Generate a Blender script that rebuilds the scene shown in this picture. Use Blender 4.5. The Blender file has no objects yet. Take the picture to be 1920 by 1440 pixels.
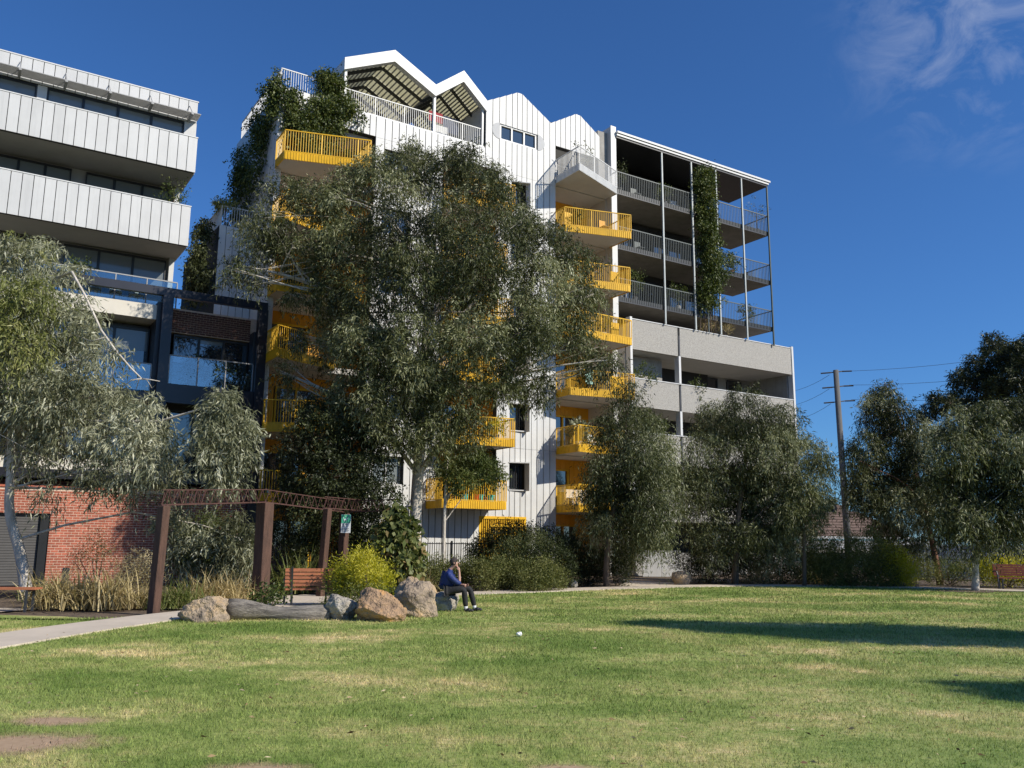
import bpy, bmesh, math, random
import numpy as np
from mathutils import Vector, Matrix
rnd = random.Random(7)
RNG = np.random.default_rng(11)
scene = bpy.context.scene
# ------------------------------------------------------------------ camera
F_PX, PITCH, ROLL, EYE = 1640.0, math.radians(10.28), math.radians(0.44), 1.7
_r = np.array([1., 0, 0]); FW = np.array([0, math.cos(PITCH), math.sin(PITCH)]); _u = np.array([0, -math.sin(PITCH), math.cos(PITCH)])
CR = math.cos(ROLL)*_r + math.sin(ROLL)*_u
CU = -math.sin(ROLL)*_r + math.cos(ROLL)*_u
CAM = np.array([0, 0, EYE])
cd = bpy.data.cameras.new('camera'); cam = bpy.data.objects.new('camera', cd); scene.collection.objects.link(cam)
cam.matrix_world = Matrix(((CR[0], CU[0], -FW[0], 0), (CR[1], CU[1], -FW[1], 0), (CR[2], CU[2], -FW[2], EYE), (0, 0, 0, 1)))
cd.sensor_width = 36; cd.lens = F_PX/1920*36; cd.clip_end = 3000; cd.clip_start = 0.1
scene.camera = cam
# ------------------------------------------------------------------ sun, sky, exposure
SUN_EL = math.radians(35); SUN_H = Vector((0.91, -0.41, 0)).normalized()
to_sun = Vector((SUN_H.x*math.cos(SUN_EL), SUN_H.y*math.cos(SUN_EL), math.sin(SUN_EL)))
sl = bpy.data.lights.new('sun', 'SUN'); sl.energy = 4.7; sl.angle = math.radians(0.5); sl.color = (1.0, 0.93, 0.81)
so = bpy.data.objects.new('sun', sl); scene.collection.objects.link(so); so.location = (30, -20, 40)
so.rotation_euler = to_sun.to_track_quat('Z', 'Y').to_euler()
w = bpy.data.worlds.new('World'); scene.world = w; w.use_nodes = True
nt = w.node_tree; bg = nt.nodes['Background']
sky = nt.nodes.new('ShaderNodeTexSky'); sky.sky_type = 'NISHITA'; sky.sun_disc = False
sky.sun_elevation = SUN_EL; sky.sun_rotation = math.atan2(SUN_H.x, SUN_H.y)
sky.altitude = 60; sky.air_density = 1.0; sky.dust_density = 0.45; sky.ozone_density = 8.0
bg.inputs['Strength'].default_value = 0.075
# thin cirrus: streaky noise in sky directions, gathered in one drift
tcw = nt.nodes.new('ShaderNodeTexCoord')
mp = nt.nodes.new('ShaderNodeMapping'); mp.inputs['Rotation'].default_value = (0.3, 0.5, 0.9); mp.inputs['Scale'].default_value = (5, 1.6, 7)
cn = nt.nodes.new('ShaderNodeTexNoise'); cn.inputs['Scale'].default_value = 3.2; cn.inputs['Detail'].default_value = 9; cn.inputs['Roughness'].default_value = 0.62; cn.inputs['Distortion'].default_value = 0.5
cr_ = nt.nodes.new('ShaderNodeValToRGB'); cr_.color_ramp.elements[0].position = 0.44; cr_.color_ramp.elements[1].position = 0.85
dist = nt.nodes.new('ShaderNodeVectorMath'); dist.operation = 'DISTANCE'
cdir = Vector((0.60, 1.0, 0.665)).normalized(); dist.inputs[1].default_value = cdir
dm = nt.nodes.new('ShaderNodeMapRange'); dm.inputs['From Min'].default_value = 0.175; dm.inputs['From Max'].default_value = 0.03; dm.interpolation_type = 'SMOOTHSTEP'
mul = nt.nodes.new('ShaderNodeMath'); mul.operation = 'MULTIPLY'
mul2 = nt.nodes.new('ShaderNodeMath'); mul2.operation = 'MULTIPLY'; mul2.inputs[1].default_value = 0.36
mixc = nt.nodes.new('ShaderNodeMixRGB'); mixc.inputs['Color2'].default_value = (9.5, 9.9, 10.8, 1)
L = nt.links.new
L(tcw.outputs['Generated'], mp.inputs['Vector']); L(mp.outputs[0], cn.inputs['Vector']); L(cn.outputs['Fac'], cr_.inputs[0])
L(tcw.outputs['Generated'], dist.inputs[0]); L(dist.outputs['Value'], dm.inputs['Value'])
L(cr_.outputs[0], mul.inputs[0]); L(dm.outputs[0], mul.inputs[1]); L(mul.outputs[0], mul2.inputs[0])
L(mul2.outputs[0], mixc.inputs['Fac']); skm = nt.nodes.new('ShaderNodeMixRGB'); skm.blend_type = 'MULTIPLY'; skm.inputs['Fac'].default_value = 1; skm.inputs['Color2'].default_value = (.74, 1.11, 1.44, 1)   # clear dry autumn air, deeper blue all over
L(sky.outputs[0], skm.inputs['Color1']); L(skm.outputs[0], mixc.inputs['Color1']); L(mixc.outputs[0], bg.inputs['Color'])
scene.view_settings.view_transform = 'Standard'; scene.view_settings.look = 'None'
scene.view_settings.exposure = 0.25; scene.view_settings.gamma = 1.0; scene.view_settings.use_curve_mapping = False

# ------------------------------------------------------------------ photo pixel -> place
def ray(x, y): return FW + CR*(x-960)/F_PX + CU*(720-y)/F_PX
def ground(x, y, z=0.0):
    d = ray(x, y); return CAM + d*((z-EYE)/d[2])
def at(x, y, Y):
    d = ray(x, y); return CAM + d*(Y/d[1])
ANG = math.radians(32.75); FU = np.array([math.cos(ANG), math.sin(ANG), 0]); FN = np.array([math.sin(ANG), -math.cos(ANG), 0])
_d = ray(495, 1018); FO = np.array([_d[0]*37/_d[1], 37.0, 0])       # foot of the white building's left corner
def fac(x, y, wv=0.0):
    "pixel -> (s along facade, z) on the facade plane pushed out by wv"
    d = ray(x, y); t = ((FO+FN*wv-CAM) @ FN)/(d @ FN); p = CAM + d*t
    return float((p-FO) @ FU), float(p[2])
def loc(s, wv, z): return FO + FU*s + FN*wv + np.array([0, 0, z])

# ------------------------------------------------------------------ objects
COL = scene.collection
def tag(o, label=None, cat=None, group=None, kind=None):
    if label: o['label'] = label
    if cat: o['category'] = cat
    if group: o['group'] = group
    if kind: o['kind'] = kind
    return o
def empty(name, p, rz=0.0):
    o = bpy.data.objects.new(name, None); COL.objects.link(o)
    o.location = [float(v) for v in p]; o.rotation_euler = (0, 0, rz); o.empty_display_size = 0.2
    return o
class MB:
    def __init__(s): s.v = []; s.f = []; s.m = []; s.cur = 0
    def add(s, vs, fs):
        b = len(s.v); s.v += [tuple(map(float, q)) for q in vs]; s.f += [tuple(b+i for i in f) for f in fs]; s.m += [s.cur]*len(fs); return s
    def box(s, x0, x1, y0, y1, z0, z1):
        return s.add([(x0,y0,z0),(x1,y0,z0),(x1,y1,z0),(x0,y1,z0),(x0,y0,z1),(x1,y0,z1),(x1,y1,z1),(x0,y1,z1)],
                     [(0,3,2,1),(4,5,6,7),(0,1,5,4),(1,2,6,5),(2,3,7,6),(3,0,4,7)])
    def prism(s, poly, z0, z1):
        n = len(poly)
        return s.add([(x,y,z0) for x,y in poly]+[(x,y,z1) for x,y in poly],
                     [tuple(range(n-1,-1,-1)), tuple(range(n,2*n))]+[(i,(i+1)%n,n+(i+1)%n,n+i) for i in range(n)])
    def prism_xz(s, poly, y0, y1):
        n = len(poly)
        return s.add([(x,y0,z) for x,z in poly]+[(x,y1,z) for x,z in poly],
                     [tuple(range(n)), tuple(range(2*n-1,n-1,-1))]+[(n+i,n+(i+1)%n,(i+1)%n,i) for i in range(n)])
    def bar(s, a, b, wd, hg=None, up=(0,0,1)):
        a = Vector(a); b = Vector(b); d = (b-a).normalized(); hg = hg or wd
        u_ = Vector(up); 
        if abs(d.dot(u_)) > 0.98: u_ = Vector((1,0,0))
        r_ = d.cross(u_).normalized(); u2 = r_.cross(d)
        c = [(-wd/2,-hg/2),(wd/2,-hg/2),(wd/2,hg/2),(-wd/2,hg/2)]
        return s.add([a+r_*p+u2*q for p,q in c]+[b+r_*p+u2*q for p,q in c],
                     [(3,2,1,0),(4,5,6,7)]+[(i,(i+1)%4,4+(i+1)%4,4+i) for i in range(4)])
    def tube(s, pts, rad, seg=8, cap=True):
        P = [Vector([float(c) for c in p]) for p in pts]; n = len(P)
        if not hasattr(rad, '__len__'): rad = [rad]*n
        prev = None; rings = []
        for i in range(n):
            d = (P[min(i+1,n-1)]-P[max(i-1,0)]).normalized()
            if prev is None:
                q = Vector((0,0,1)) if abs(d.z) < .9 else Vector((1,0,0)); a = d.cross(q).normalized()
            else:
                a = (prev - d*prev.dot(d)).normalized()
            b = d.cross(a); prev = a
            rings.append([P[i]+(a*math.cos(2*math.pi*k/seg)+b*math.sin(2*math.pi*k/seg))*rad[i] for k in range(seg)])
        vs = [v for r_ in rings for v in r_]; fs = []
        for i in range(n-1):
            for k in range(seg): fs.append((i*seg+k, i*seg+(k+1)%seg, (i+1)*seg+(k+1)%seg, (i+1)*seg+k))
        if cap: fs += [tuple(range(seg-1,-1,-1)), tuple(range((n-1)*seg, n*seg))]
        return s.add(vs, fs)
    def lathe(s, prof, c=(0,0,0), seg=12):
        vs = []; fs = []; n = len(prof)
        for r_, z in prof:
            for k in range(seg):
                t = 2*math.pi*k/seg; vs.append((c[0]+r_*math.cos(t), c[1]+r_*math.sin(t), c[2]+z))
        for i in range(n-1):
            for k in range(seg): fs.append((i*seg+k, i*seg+(k+1)%seg, (i+1)*seg+(k+1)%seg, (i+1)*seg+k))
        fs += [tuple(range(seg-1,-1,-1)), tuple(range((n-1)*seg, n*seg))]
        return s.add(vs, fs)
    def build(s, name, mat, parent=None, smooth=False, kind=None, label=None):
        me = bpy.data.meshes.new(name); me.from_pydata(s.v, [], s.f)
        for m_ in (mat if isinstance(mat, (list, tuple)) else [mat]): me.materials.append(m_)
        if isinstance(mat, (list, tuple)): me.polygons.foreach_set('material_index', s.m)
        if smooth: me.polygons.foreach_set('use_smooth', [True]*len(me.polygons))
        me.update()
        o = bpy.data.objects.new(name, me); COL.objects.link(o)
        if parent: o.parent = parent
        if kind: o['kind'] = kind
        if label: o['label'] = label
        return o
_unit = {}
def unit_box(name, mat, parent, x0, x1, y0, y1, z0, z1):
    "a box piece that shares one unit-cube mesh with its alikes"
    key = (name, mat.name)
    if key not in _unit:
        mb = MB().box(-.5,.5,-.5,.5,-.5,.5); me = bpy.data.meshes.new(name); me.from_pydata(mb.v, [], mb.f); me.materials.append(mat); _unit[key] = me
    o = bpy.data.objects.new(name, _unit[key]); COL.objects.link(o); o.parent = parent
    o.location = ((x0+x1)/2, (y0+y1)/2, (z0+z1)/2); o.scale = (x1-x0, y1-y0, z1-z0)
    return o

# ------------------------------------------------------------------ materials
def new_mat(name):
    m = bpy.data.materials.new(name); m.use_nodes = True; t = m.node_tree
    return m, t, t.nodes['Principled BSDF']
def rgba(c): return (c[0], c[1], c[2], 1)
def mat(name, col, rough=0.6, var=0.12, scale=3.0, bump=0.0, bscale=40.0, metal=0.0, spec=0.5, col2=None, stretch=None, rand=0.0, streak=0.0):
    m, t, b = new_mat(name); N = t.nodes.new; K = t.links.new
    tc = N('ShaderNodeTexCoord'); src = tc.outputs['Object']
    g = N('ShaderNodeNewGeometry'); src = g.outputs['Position']
    if stretch:
        mp_ = N('ShaderNodeMapping'); mp_.inputs['Scale'].default_value = stretch; K(src, mp_.inputs[0]); src = mp_.outputs[0]
    nz = N('ShaderNodeTexNoise'); nz.inputs['Scale'].default_value = scale; nz.inputs['Detail'].default_value = 6; nz.inputs['Roughness'].default_value = .65
    K(src, nz.inputs['Vector'])
    rp = N('ShaderNodeValToRGB'); rp.color_ramp.elements[0].position = .3; rp.color_ramp.elements[1].position = .7
    a = [max(0, c*(1-var)) for c in col]; d = col2 or [min(1, c*(1+var)) for c in col]
    rp.color_ramp.elements[0].color = rgba(a); rp.color_ramp.elements[1].color = rgba(d)
    K(nz.outputs['Fac'], rp.inputs[0]); out = rp.outputs[0]
    if streak:   # rain streaks and grime runs
        ms_ = N('ShaderNodeMapping'); ms_.inputs['Scale'].default_value = (7, 7, .35); K(g.outputs['Position'], ms_.inputs[0])
        ns = N('ShaderNodeTexNoise'); ns.inputs['Scale'].default_value = 1.0; ns.inputs['Detail'].default_value = 7; ns.inputs['Roughness'].default_value = .7; K(ms_.outputs[0], ns.inputs['Vector'])
        mr_ = N('ShaderNodeMapRange'); mr_.inputs['From Min'].default_value = .5; mr_.inputs['From Max'].default_value = .78; mr_.inputs['To Min'].default_value = 0; mr_.inputs['To Max'].default_value = streak*2.2; K(ns.outputs['Fac'], mr_.inputs['Value'])
        md_ = N('ShaderNodeMixRGB'); md_.inputs['Color2'].default_value = rgba([c*.45 for c in col]); K(mr_.outputs[0], md_.inputs['Fac']); K(out, md_.inputs['Color1']); out = md_.outputs[0]
    if rand:
        oi = N('ShaderNodeObjectInfo'); mr = N('ShaderNodeMapRange'); mr.inputs['To Min'].default_value = 1-rand; mr.inputs['To Max'].default_value = 1+rand*.6
        K(oi.outputs['Random'], mr.inputs['Value']); hm = N('ShaderNodeHueSaturation'); K(mr.outputs[0], hm.inputs['Value']); K(out, hm.inputs['Color']); out = hm.outputs[0]
    K(out, b.inputs['Base Color'])
    b.inputs['Roughness'].default_value = rough; b.inputs['Metallic'].default_value = metal; b.inputs['Specular IOR Level'].default_value = spec
    if bump:
        n2 = N('ShaderNodeTexNoise'); n2.inputs['Scale'].default_value = bscale; n2.inputs['Detail'].default_value = 4; K(src, n2.inputs['Vector'])
        bp = N('ShaderNodeBump'); bp.inputs['Strength'].default_value = bump; bp.inputs['Distance'].default_value = 0.05; K(n2.outputs['Fac'], bp.inputs['Height']); K(bp.outputs[0], b.inputs['Normal'])
    return m
def leaf_mat(name, cols, rough=0.5, trans=0.25, spec=0.4):
    m, t, b = new_mat(name); N = t.nodes.new; K = t.links.new
    at_ = N('ShaderNodeAttribute'); at_.attribute_name = 'var'
    rp = N('ShaderNodeValToRGB'); els = rp.color_ramp.elements
    while len(els) < len(cols): els.new(0.5)
    for i, c in enumerate(cols): els[i].position = i/(len(cols)-1); els[i].color = rgba(c)
    K(at_.outputs['Fac'], rp.inputs[0]); K(rp.outputs[0], b.inputs['Base Color'])
    b.inputs['Roughness'].default_value = rough; b.inputs['Specular IOR Level'].default_value = spec
    tr = N('ShaderNodeBsdfTranslucent'); hs = N('ShaderNodeHueSaturation'); hs.inputs['Saturation'].default_value = 1.2; hs.inputs['Value'].default_value = 1.3
    K(rp.outputs[0], hs.inputs['Color']); K(hs.outputs[0], tr.inputs['Color'])
    mx = N('ShaderNodeMixShader'); mx.inputs[0].default_value = trans
    K(b.outputs[0], mx.inputs[1]); K(tr.outputs[0], mx.inputs[2]); K(mx.outputs[0], t.nodes['Material Output'].inputs['Surface'])
    return m
def window_mat(name, tint, ior=1.9, rough=0.03):
    m, t, b = new_mat(name); b.inputs['Base Color'].default_value = rgba(tint); b.inputs['Roughness'].default_value = rough; b.inputs['IOR'].default_value = ior
    N = t.nodes.new; nz = N('ShaderNodeTexNoise'); nz.inputs['Scale'].default_value = 0.7; g = N('ShaderNodeNewGeometry'); t.links.new(g.outputs['Position'], nz.inputs['Vector'])
    bp = N('ShaderNodeBump'); bp.inputs['Strength'].default_value = .06; bp.inputs['Distance'].default_value = .1; t.links.new(nz.outputs['Fac'], bp.inputs['Height']); t.links.new(bp.outputs[0], b.inputs['Normal'])
    return m
def clear_glass(name, tint=(0.75, 0.86, 0.9), refl=0.16):
    m, t, b = new_mat(name); N = t.nodes.new; K = t.links.new
    tp = N('ShaderNodeBsdfTransparent'); tp.inputs[0].default_value = rgba(tint); gl = N('ShaderNodeBsdfGlossy'); gl.inputs['Roughness'].default_value = .03
    lw = N('ShaderNodeFresnel'); lw.inputs['IOR'].default_value = 1.5; ad = N('ShaderNodeMath'); ad.inputs[1].default_value = refl; K(lw.outputs[0], ad.inputs[0])
    mx = N('ShaderNodeMixShader'); K(ad.outputs[0], mx.inputs[0]); K(tp.outputs[0], mx.inputs[1]); K(gl.outputs[0], mx.inputs[2]); K(mx.outputs[0], t.nodes['Material Output'].inputs['Surface'])
    return m
M = {}
M['white'] = mat('white_cladding', (.575,.575,.56), .5, .07, 1.3, rand=.06, streak=.13)
M['white2'] = mat('white_panel', (.53,.53,.52), .42, .06, .8, rand=.05, streak=.1)
M['whitepaint'] = mat('white_paint', (.60,.60,.585), .45, .05, 2, streak=.08)
M['seam'] = mat('dark_seam', (.035,.035,.035), .8, .2, 2)
M['grey'] = mat('grey_metal', (.3,.3,.3), .5, .1, 3)
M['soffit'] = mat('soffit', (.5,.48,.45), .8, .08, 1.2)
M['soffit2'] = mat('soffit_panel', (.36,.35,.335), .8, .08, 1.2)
M['conc'] = mat('concrete', (.32,.305,.28), .85, .2, 1.6, .25, 60, streak=.2)
M['yellow'] = mat('yellow_steel', (.71,.41,.016), .5, .18, 1.6, spec=.3, streak=.16)
M['ywall'] = mat('yellow_board', (.66,.30,.008), .5, .12, 2.0, rand=.05)
M['dark'] = mat('charcoal_metal', (.035,.037,.042), .45, .2, 3)
M['navy'] = mat('navy_steel', (.012,.013,.021), .35, .25, 3, spec=.5)
M['black'] = mat('black_frame', (.015,.016,.018), .4, .2, 3)
M['dgreen'] = mat('dark_green_steel', (.055,.075,.068), .4, .2, 3)
M['pgreen'] = mat('pale_green_bar', (.085,.102,.096), .45, .12, 3)
M['postg'] = mat('galvanised_post', (.42,.45,.44), .45, .12, 3)
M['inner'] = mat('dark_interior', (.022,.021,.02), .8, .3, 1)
M['glass'] = window_mat('window_glass', (.015,.02,.026), 2.1)
M['glassblind'] = window_mat('window_with_blind', (.17,.185,.18), 1.6, .08)
M['bal'] = clear_glass('balustrade_glass')
M['cream'] = mat('cream_render', (.62,.58,.5), .7, .06, 2)
M['poly'] = mat('polycarbonate', (.72,.7,.58), .5, .05, 2)
_t = M['poly'].node_tree; _tr = _t.nodes.new('ShaderNodeBsdfTranslucent'); _tr.inputs[0].default_value = (.8,.77,.6,1); _mx = _t.nodes.new('ShaderNodeMixShader'); _mx.inputs[0].default_value = .6
_t.links.new(_t.nodes['Principled BSDF'].outputs[0], _mx.inputs[1]); _t.links.new(_tr.outputs[0], _mx.inputs[2]); _t.links.new(_mx.outputs[0], _t.nodes['Material Output'].inputs['Surface'])
M['brick'] = mat('red_brick', (.40,.115,.068), .85, .35, 9, .3, 90, rand=.28)
M['brickdark'] = mat('dark_brick', (.13,.055,.042), .85, .5, 7, .3, 90, rand=.35)
M['mortar'] = mat('mortar', (.62,.47,.37), .9, .15, 6, .2, 80)
M['bark'] = mat('pale_gum_bark', (.5,.44,.36), .8, .3, 5, .4, 25, col2=(.68,.62,.54), stretch=(1,1,.35))
M['barkdark'] = mat('brown_bark', (.12,.085,.06), .9, .4, 8, .6, 30, stretch=(1,1,.3))
M['barkred'] = mat('reddish_bark', (.2,.09,.055), .85, .35, 8, .5, 30, stretch=(1,1,.3))
M['rust'] = mat('rust_red_steel', (.075,.032,.024), .7, .35, 8, .2, 60)
M['timber'] = mat('weathered_timber_post', (.085,.043,.028), .8, .4, 4, .5, 30, stretch=(3,3,.5))
M['slat'] = mat('orange_timber_slat', (.42,.15,.07), .5, .2, 5, .15, 40, stretch=(.5,3,3), rand=.12)
M['grey2'] = mat('shutter_grey', (.085,.082,.08), .6, .1, 3)
M['slatdark'] = mat('shade_toned_slat', (.2,.05,.035), .5, .2, 5, .15, 40)  # bench slats darkened so the tree shade sits in their colour
# ================================================================== ground, lawn, paths
def sheet(name, pts, z, m, kind='structure'):
    mb = MB(); mb.add([(x, y, z) for x, y in pts], [tuple(range(len(pts)))])
    o = mb.build(name, m); o['kind'] = kind; return o
def smooth_line(pts, n=8):
    out = []; P = [np.array(p, float) for p in pts]; P = [2*P[0]-P[1]]+P+[2*P[-1]-P[-2]]
    for i in range(1, len(P)-2):
        for k in range(n):
            t = k/n; a, b, c, d = P[i-1:i+3]
            out.append(.5*((2*b)+(-a+c)*t+(2*a-5*b+4*c-d)*t*t+(-a+3*b-3*c+d)*t**3))
    out.append(P[-2]); return np.array(out)
def offset_line(L_, d):
    T = np.gradient(L_, axis=0); T /= np.linalg.norm(T, axis=1)[:, None]
    return L_ + np.stack([-T[:, 1], T[:, 0]], 1)*d
PATH = smooth_line([(-9.6, 4), (-9.3, 9), (-8.75, 14), (-8.2, 18), (-7.2, 21.6), (-5.6, 25.2), (-3.2, 28.6), (-.2, 31.2), (3.2, 33.8), (6.8, 36.2), (10.2, 37.6), (14, 37.6), (18, 35.9), (22, 33.0), (27, 28.5)])
P_NEAR = offset_line(PATH, -.72); P_FAR = offset_line(PATH, .72)
SOIL = []
for x, y, rx, ry in [(40,1392,.62,.3),(-25,1404,.5,.25),(105,1352,.4,.2),(480,1446,.36,.2),(1065,1442,.25,.12)]:
    _p = ground(x, y); SOIL.append((_p[0], _p[1], rx, ry))
def lawn_material(name, blade=False):
    m, t, b = new_mat(name); N = t.nodes.new; K = t.links.new
    g = N('ShaderNodeNewGeometry')
    def noise(scale, detail, stretch=(1, 1, 1), off=(0, 0, 0)):
        mp_ = N('ShaderNodeMapping'); mp_.inputs['Scale'].default_value = stretch; mp_.inputs['Location'].default_value = off; K(g.outputs['Position'], mp_.inputs[0])
        z = N('ShaderNodeTexNoise'); z.inputs['Scale'].default_value = scale; z.inputs['Detail'].default_value = detail; z.inputs['Roughness'].default_value = .6; K(mp_.outputs[0], z.inputs['Vector']); return z.outputs['Fac']
    big = noise(.40, 5, (.75, 1.1, 0), (3.1, 1.7, 0)); mid = noise(2.3, 3, (1, 1, 0)); fine = noise(14, 3, (1, 1, 0))
    mx = N('ShaderNodeMath'); mx.operation = 'MULTIPLY_ADD'; mx.inputs[1].default_value = .34; K(mid, mx.inputs[0]); K(big, mx.inputs[2])
    m3 = N('ShaderNodeMath'); m3.operation = 'MULTIPLY_ADD'; m3.inputs[1].default_value = .30; K(fine, m3.inputs[0]); K(mx.outputs[0], m3.inputs[2])
    rp = N('ShaderNodeValToRGB'); e = rp.color_ramp.elements
    e[0].position = .66; e[0].color = (.155, .228, .046, 1); e[1].position = 1.0; e[1].color = (.66, .54, .28, 1)
    x = e.new(.82); x.color = (.275, .33, .092, 1); x = e.new(.935); x.color = (.45, .42, .17, 1)
    K(m3.outputs[0], rp.inputs[0]); out = rp.outputs[0]
    wob = noise(5.5, 4, (1, 1, 0)); md = None
    for sx, sy, rx, ry in SOIL:
        vm = N('ShaderNodeVectorMath'); vm.operation = 'SUBTRACT'; vm.inputs[1].default_value = (sx, sy, 0); K(g.outputs['Position'], vm.inputs[0])
        v2 = N('ShaderNodeVectorMath'); v2.operation = 'MULTIPLY'; v2.inputs[1].default_value = (1/rx, 1/ry, 0); K(vm.outputs[0], v2.inputs[0])
        ln = N('ShaderNodeVectorMath'); ln.operation = 'LENGTH'; K(v2.outputs[0], ln.inputs[0])
        if md is None: md = ln.outputs['Value']
        else:
            mn = N('ShaderNodeMath'); mn.operation = 'MINIMUM'; K(md, mn.inputs[0]); K(ln.outputs['Value'], mn.inputs[1]); md = mn.outputs[0]
    ad = N('ShaderNodeMath'); ad.operation = 'MULTIPLY_ADD'; ad.inputs[1].default_value = 1.5; K(wob, ad.inputs[0]); K(md, ad.inputs[2])
    sm = N('ShaderNodeMapRange'); sm.inputs['From Min'].default_value = 2.2; sm.inputs['From Max'].default_value = 1.35; K(ad.outputs[0], sm.inputs['Value'])
    sc_ = N('ShaderNodeMixRGB'); sc_.inputs['Color1'].default_value = (.30, .2, .125, 1); sc_.inputs['Color2'].default_value = (.48, .35, .23, 1); K(fine, sc_.inputs['Fac'])
    mxs = N('ShaderNodeMixRGB'); K(sm.outputs[0], mxs.inputs['Fac']); K(out, mxs.inputs['Color1']); K(sc_.outputs[0], mxs.inputs['Color2']); out = mxs.outputs[0]
    if blade:
        at_ = N('ShaderNodeAttribute'); at_.attribute_name = 'var'
        hs = N('ShaderNodeHueSaturation'); mr = N('ShaderNodeMapRange'); mr.inputs['To Min'].default_value = .35; mr.inputs['To Max'].default_value = 1.6
        K(at_.outputs['Fac'], mr.inputs['Value']); K(mr.outputs[0], hs.inputs['Value']); K(out, hs.inputs['Color']); out = hs.outputs[0]
        tr = N('ShaderNodeBsdfTranslucent'); K(out, tr.inputs['Color']); ms = N('ShaderNodeMixShader'); ms.inputs[0].default_value = .3
        K(b.outputs[0], ms.inputs[1]); K(tr.outputs[0], ms.inputs[2]); K(ms.outputs[0], t.nodes['Material Output'].inputs['Surface'])
    K(out, b.inputs['Base Color']); b.inputs['Roughness'].default_value = .6; b.inputs['Specular IOR Level'].default_value = .25
    return m
M['lawn'] = lawn_material('lawn_turf'); M['blade'] = lawn_material('grass_blade', True)
M['mulch'] = mat('leaf_mulch', (.085,.058,.038), .95, .5, 6, .8, 30, col2=(.21,.15,.1))
M['pathc'] = mat('concrete_path', (.55,.47,.375), .85, .1, 1.2, .15, 70)
M['soil'] = mat('bare_soil', (.36,.25,.16), .95, .25, 4, .4, 30)
sheet('ground', [(-900,-900),(900,-900),(900,900),(-900,900)], -.03, M['mulch'])
sheet('lawn', [(34,-12),(34,24)]+[tuple(p) for p in P_NEAR[::-1] if p[0] < 25]+[(-9.2,-12)], 0, M['lawn'])
lawn_left = [(-10.6,-12)]+[tuple(p) for p in P_FAR if p[1] < 20.2 and p[0] < -5]+[tuple(ground(235,1165)[:2]), tuple(ground(120,1156)[:2]), tuple(ground(0,1153)[:2]), (-22, 20), (-22,-12)]
sheet('lawn', lawn_left, .002, M['lawn'])
mb = MB(); n_ = len(PATH)
vs = [(p[0], p[1], .03) for p in P_NEAR]+[(p[0], p[1], .03) for p in P_FAR]+[(p[0], p[1], -.05) for p in P_NEAR]+[(p[0], p[1], -.05) for p in P_FAR]
fs = [(i, i+1, n_+i+1, n_+i) for i in range(n_-1)]+[(2*n_+i, 2*n_+i+1, i+1, i) for i in range(n_-1)]+[(n_+i, n_+i+1, 3*n_+i+1, 3*n_+i) for i in range(n_-1)]
mb.add(vs, fs); mb.build('path', M['pathc'])['kind'] = 'structure'
# branch path towards the white low wall, and paving by the bench
bp_ = [ground(1125,1097), ground(1215,1098), ground(1190,1090), ground(1150,1086), ground(1090,1088)]
sheet('path', [(p[0], p[1]) for p in (ground(1160,1099), ground(1330,1100), ground(1255,1092), ground(1180,1089))], .008, M['pathc'])
sheet('path', [(-8.9,22.6),(-7.0,22.3),(-4.6,25.4),(-3.6,28.0),(-6.6,29.0),(-8.2,26.5)], .006, M['pathc'])
sheet('path', [(-16.5,20.3),(-12.2,20.6),(-11.6,22.4),(-17,22.6)], .006, M['pathc'])
def blob(cx, cy, rx, ry, z, m, name, seed):
    r_ = random.Random(seed); pts = []
    ph = [r_.uniform(0, 6.3) for _ in range(4)]
    for k in range(28):
        t = 2*math.pi*k/28; q = 1+.22*math.sin(2*t+ph[0])+.16*math.sin(3*t+ph[1])+.1*math.sin(5*t+ph[2])+.06*math.sin(9*t+ph[3])
        pts.append((cx+rx*q*math.cos(t), cy+ry*q*math.sin(t)))
    return sheet(name, pts, z, m)
_p = ground(1825, 1109); SOIL.append((_p[0], _p[1], 1.5, .9)); blob(_p[0], _p[1], 1.5, .9, .016, M['mulch'], 'mulch', 31)
# ================================================================== white building with yellow balconies
ZK = [3.5+2.97*k for k in range(7)]
WB = empty('apartment_building', FO, ANG)
tag(WB, 'white ribbed apartment block with saw-tooth gables and yellow balconies', 'building')
GAB = [(2.56,24.47),(5.16,25.72),(7.47,24.57),(9.08,25.86),(10.5,24.6),(12.58,25.74),(14.63,24.5),(16.51,25.63),(18.05,24.62)]
def gz(s):
    for (a, za), (b, zb) in zip(GAB, GAB[1:]):
        if a <= s <= b: return za+(zb-za)*(s-a)/(b-a)
    return GAB[0][1] if s < GAB[0][0] else GAB[-1][1]
def top_z(s): return 22.1 if s < 2.4 else (21.95 if s < 10.45 else gz(s))
def openings(s):
    o = []
    if s < 4.3: o.append((0, 20.9))
    if 4.78 < s < 6.28: o += [(z+.8, z+2.05) for z in ZK[:6]]
    if 8.0 < s < 11.3: o.append((3.3, 20.85))
    if 10.43 < s < 13.05: o.append((0, 2.9))
    if 12.1 < s < 13.05: o += [(z+.8, z+2.1) for z in ZK[:6]]
    if 11.3 < s < 13.75: o.append((22.68, 23.55))
    if s > 14.95: o.append((0, 23.25))
    o.sort(); m_ = []
    for a, b in o:
        if m_ and a <= m_[-1][1]+.01: m_[-1] = (m_[-1][0], max(b, m_[-1][1]))
        else: m_.append((a, b))
    return m_
brk = [-.46, 2.4, 4.3, 4.78, 6.28, 8.0, 10.45, 11.3, 12.1, 13.05, 13.75, 14.95, 18.05]
FL = [6.35, 9.33, 12.3, 15.27, 18.24, 20.88]
backing = MB()
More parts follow.
